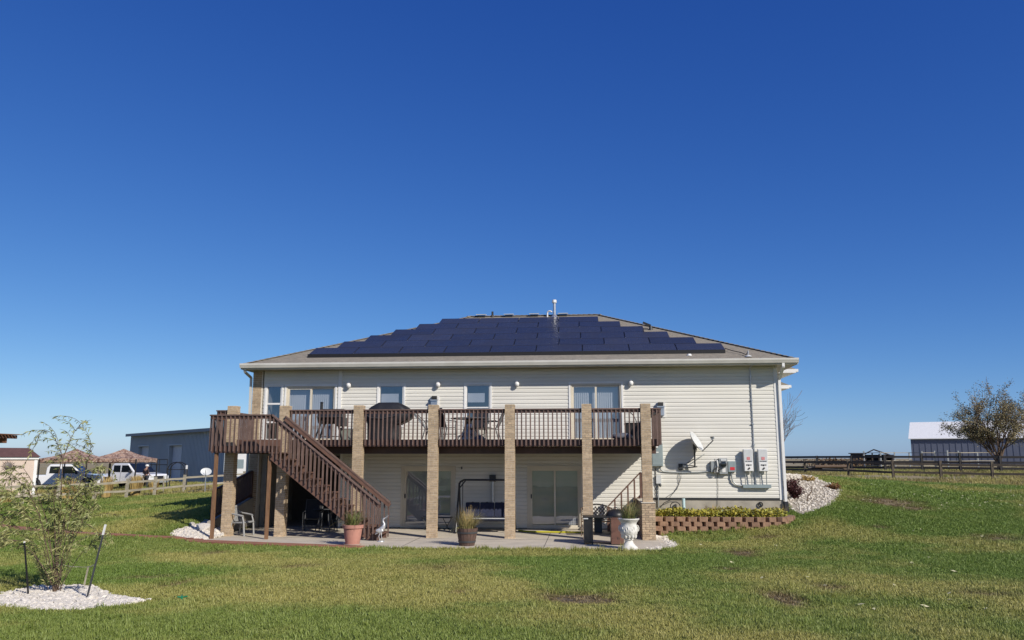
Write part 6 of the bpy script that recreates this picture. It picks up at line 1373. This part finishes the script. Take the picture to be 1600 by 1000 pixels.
# shrubs in the right gravel bed
def shrub(name, lab, px, py, h_, w_, n, mat, leaf, seed, stems=14, group=None):
    b = gp3(px, py); t = thing(name, lab, 'shrub', b, group); r = random.Random(seed); segs, tips = [], []
    for k in range(stems): a = r.uniform(0, 6.283); branchy(r, b+Vector((r.uniform(-.05, .05), r.uniform(-.05, .05), -.03)), Vector((math.cos(a)*w_/h_, math.sin(a)*w_/h_, 1)).normalized(), h_*.75*r.uniform(.7, 1.1), .010, 1, segs, tips, .4, .05, (1, 3), .6)
    wood_mesh(segs, .003, 4).build('stems', M['bark'], t)
    if n: crown(tips, n, leaf, r, .03, mat, t)
shrub('maroon_shrub', 'dark maroon shrub in the white gravel beside the downspout', 1243, 779, .62, .42, 1500, M['redleaf'], .07, 31, 22)
shrub('maroon_shrub', 'smaller maroon shrub low against the house end, behind the larger one', 1238, 765, .5, .35, 900, M['redleaf'], .07, 32, 16)
shrub('russet_plant', 'low russet dried plant at the outer edge of the right gravel bed', 1303, 764, .3, .5, 900, MAT('russet_leaf', (.24, .12, .05), (.17, .09, .04), rough=.9), .07, 33)
shrub('green_plant', 'low green weeds at the top of the right gravel bed', 1246, 741, .5, .7, 1200, M['greengrass'], .09, 34)
shrub('low_plant', 'short tan stems in the upper part of the right gravel bed', 1265, 752, .35, .5, 500, M['strawgrass'], .08, 35)
b = gp3(1261, 785); t = thing('bent_branch', 'thin bare bent branch arching over the right gravel bed', 'branch', b); MB().tube([b, above(b, 1262, 776), above(b, 1268, 768), above(b, 1269, 762), above(b, 1264, 757), above(b, 1257, 756)], [.022, .02, .018, .014, .010, .006], 6).build('branch', M['bark'], t); MB().tube([above(b, 1262, 777), above(b, 1268, 782), above(b, 1274, 783)], [.014, .010, .006], 5).build('twig', M['bark'], t)
# fallen leaves, bits on the lawn
r = random.Random(77); mb = MB()
for _ in range(520):
    px = 1330+290*r.random()**.7; py = 752+46*r.random()**1.6
    if r.random() < .12: px, py = r.uniform(1080, 1600), r.uniform(780, 960)
    x, y = gp(px, py); z = h1(x, y)+.06; s_ = r.uniform(.03, .07); a = r.uniform(0, 6.283); d = Vector((math.cos(a), math.sin(a), r.uniform(-.3, .5)))*s_; e = Vector((-math.sin(a), math.cos(a), r.uniform(-.3, .3)))*s_*.6; p = Vector((x, y, z)); mb.add([p-d, p+e, p+d, p-e], [(0, 1, 2, 3)])
o = mb.build('fallen_leaves', MAT('pale_fallen_leaf', (.52, .50, .28), (.62, .55, .35), rough=.8)); o['kind'] = 'stuff'
b = gp3(284, 941); t = thing('sprinkler', 'small green plastic sprinkler lying on the front lawn', 'sprinkler', b); MB().lathe([(.07, 0), (.06, .02), (.02, .03), (.018, .07), (.0, .07)], b, 12, cap=False).build('base', M['green'], t)
for k in range(3): a = k*2.09; MB().tube([b+Vector((0, 0, .07)), b+Vector((.08*math.cos(a), .08*math.sin(a), .085))], .010, 6).build('arm', M['green'], t)
# ------------------------------------------------------------------ young willow in the left bed with its stakes
b0 = gp3(88, 929); t = thing('young_willow', 'young wispy willow in the white gravel bed on the left', 'tree', b0); r = random.Random(15); D0 = (b0-cam.location).dot(cam_f)
stems = []
def arc(pts_px, rad, dep):
    """stem through photo pixels, dep metres nearer or farther at its tip"""
    P = []; n_ = len(pts_px)
    for i, (px, py) in enumerate(pts_px): d = D0+dep*i/(n_-1); x, y = plan2(px, py, d); P.append(Vector((x, y, zat(py, d))))
    P[0].z = max(P[0].z, b0.z-.05) if n_ and pts_px[0][1] > 900 else P[0].z
    stems.append((P, [rad*.78*(1-.8*i/(n_-1)) for i in range(n_)]))
arc([(88, 929), (90, 890), (91, 850), (92, 810), (95, 770), (97, 740), (99, 715), (108, 690), (118, 672), (128, 660)], .016, .05)
arc([(87, 929), (88, 880), (86, 830), (84, 780), (92, 740), (97, 710), (88, 690), (80, 676), (70, 671), (62, 678), (58, 692)], .013, .12)
arc([(90, 929), (96, 880), (104, 830), (114, 790), (124, 760), (132, 735), (140, 712), (146, 698)], .012, -.25)
arc([(86, 930), (78, 880), (68, 830), (56, 790), (42, 765), (26, 748), (8, 745), (-12, 760)], .012, -.3)
arc([(87, 929), (82, 870), (72, 810), (58, 770), (46, 745), (34, 728), (24, 730), (12, 748)], .011, .4)
arc([(89, 929), (98, 890), (112, 850), (130, 815), (146, 790), (152, 770), (150, 790)], .010, .35)
arc([(88, 929), (70, 890), (50, 862), (30, 845), (10, 842), (-8, 858), (-14, 880)], .010, -.4)
arc([(88, 929), (104, 900), (124, 868), (142, 850), (156, 838), (166, 830)], .009, -.5)
arc([(88, 929), (84, 880), (74, 840), (60, 810), (40, 795), (16, 800), (0, 822), (-8, 850)], .010, .1)
arc([(89, 929), (92, 870), (100, 815), (108, 770), (112, 740), (118, 728), (128, 722)], .010, .3)
for k in range(13):
    a = r.uniform(-1.5, 1); tx = 88+a*80; ty = r.uniform(730, 840); bx_ = 88+r.uniform(-9, 9); arc([(bx_, 930), (bx_+a*16, 885), (88+a*36, (ty+890)/2-8), (tx, ty), (tx+a*14-10, ty+r.uniform(-8, 26))], .006, r.uniform(-.6, .6))
sub = []
for P, rs in list(stems):
    for k in range(9):
        f = r.uniform(.42, 1.0)*(len(P)-1.001); i = int(f); q = P[i].lerp(P[i+1], f-i); d = (P[i+1]-P[i]).normalized(); sd = Vector((r.uniform(-1.3, .7), r.uniform(-.8, .8), r.uniform(-.15, .55))); L = r.uniform(.2, .62); pts = [q]
        dd = (d*.7+sd*.7).normalized()
        for _ in range(4): dd = (dd+Vector((-.16, 0, -.26))).normalized(); pts.append(pts[-1]+dd*L/4)
        sub.append((pts, [.004, .0035, .003, .0025, .0018]))
wood_mesh(stems+sub, .0015, 6).build('trunk', M['bark'], t)
mb = MB()
for P, rs in stems+sub:
    Lp = sum((P[i+1]-P[i]).length for i in range(len(P)-1)); nl = int(Lp*(112 if rs[0] < .005 else 26))
    for _ in range(nl):
        f = r.uniform(.22 if len(P) > 5 else .1, 1)*(len(P)-1.001); i = int(f); q = P[i].lerp(P[i+1], f-i); d = (P[i+1]-P[i]).normalized()
        if q.z < b0.z+.3 and r.random() < .45: continue
        if q.z > b0.z+1.75 and r.random() < .5: continue
        ld = (d*.5+Vector((r.uniform(-.9, .5), r.uniform(-.7, .7), r.uniform(-.9, .15)))).normalized(); s_ = r.uniform(.05, .10); sd = ld.cross(Vector((r.uniform(-1, 1), r.uniform(-1, 1), r.uniform(-1, 1)))).normalized()*s_*.10
        mb.add([q, q+ld*s_*.45+sd, q+ld*s_, q+ld*s_*.45-sd], [(0, 1, 2, 3)])
mb.build('crown', M['willow'], t)
b = gp3(46, 932); stake('steel_post', 'black steel post left of the young willow', b, above(b, 38, 846), .009, 'black', .975, group='stakes round the young willow')
b2 = gp3(133, 938); tp2 = above(b2, 165, 820); stake('steel_post', 'leaning dark steel post with white top right of the young willow', b2, tp2, .010, 'darkgrey', .865, group='stakes round the young willow')
b3 = gp3(129, 920); stake('wooden_stake', 'short pale stake holding the tie rope near the willow', b3, above(b3, 138, 885), .010, 'fence')
q0, q1 = above(b0, 92, 882), above(b3, 136, 886); q2 = b2.lerp(tp2, .47); t = thing('tie_rope', 'pale rope tied from the willow trunk to the leaning post', 'rope', q0)
MB().tube([q0, q0.lerp(q1, .5)-Vector((0, 0, .015)), q1, q1.lerp(q2, .5)-Vector((0, 0, .01)), q2], .006, 6).build('rope', M['rope'], t)
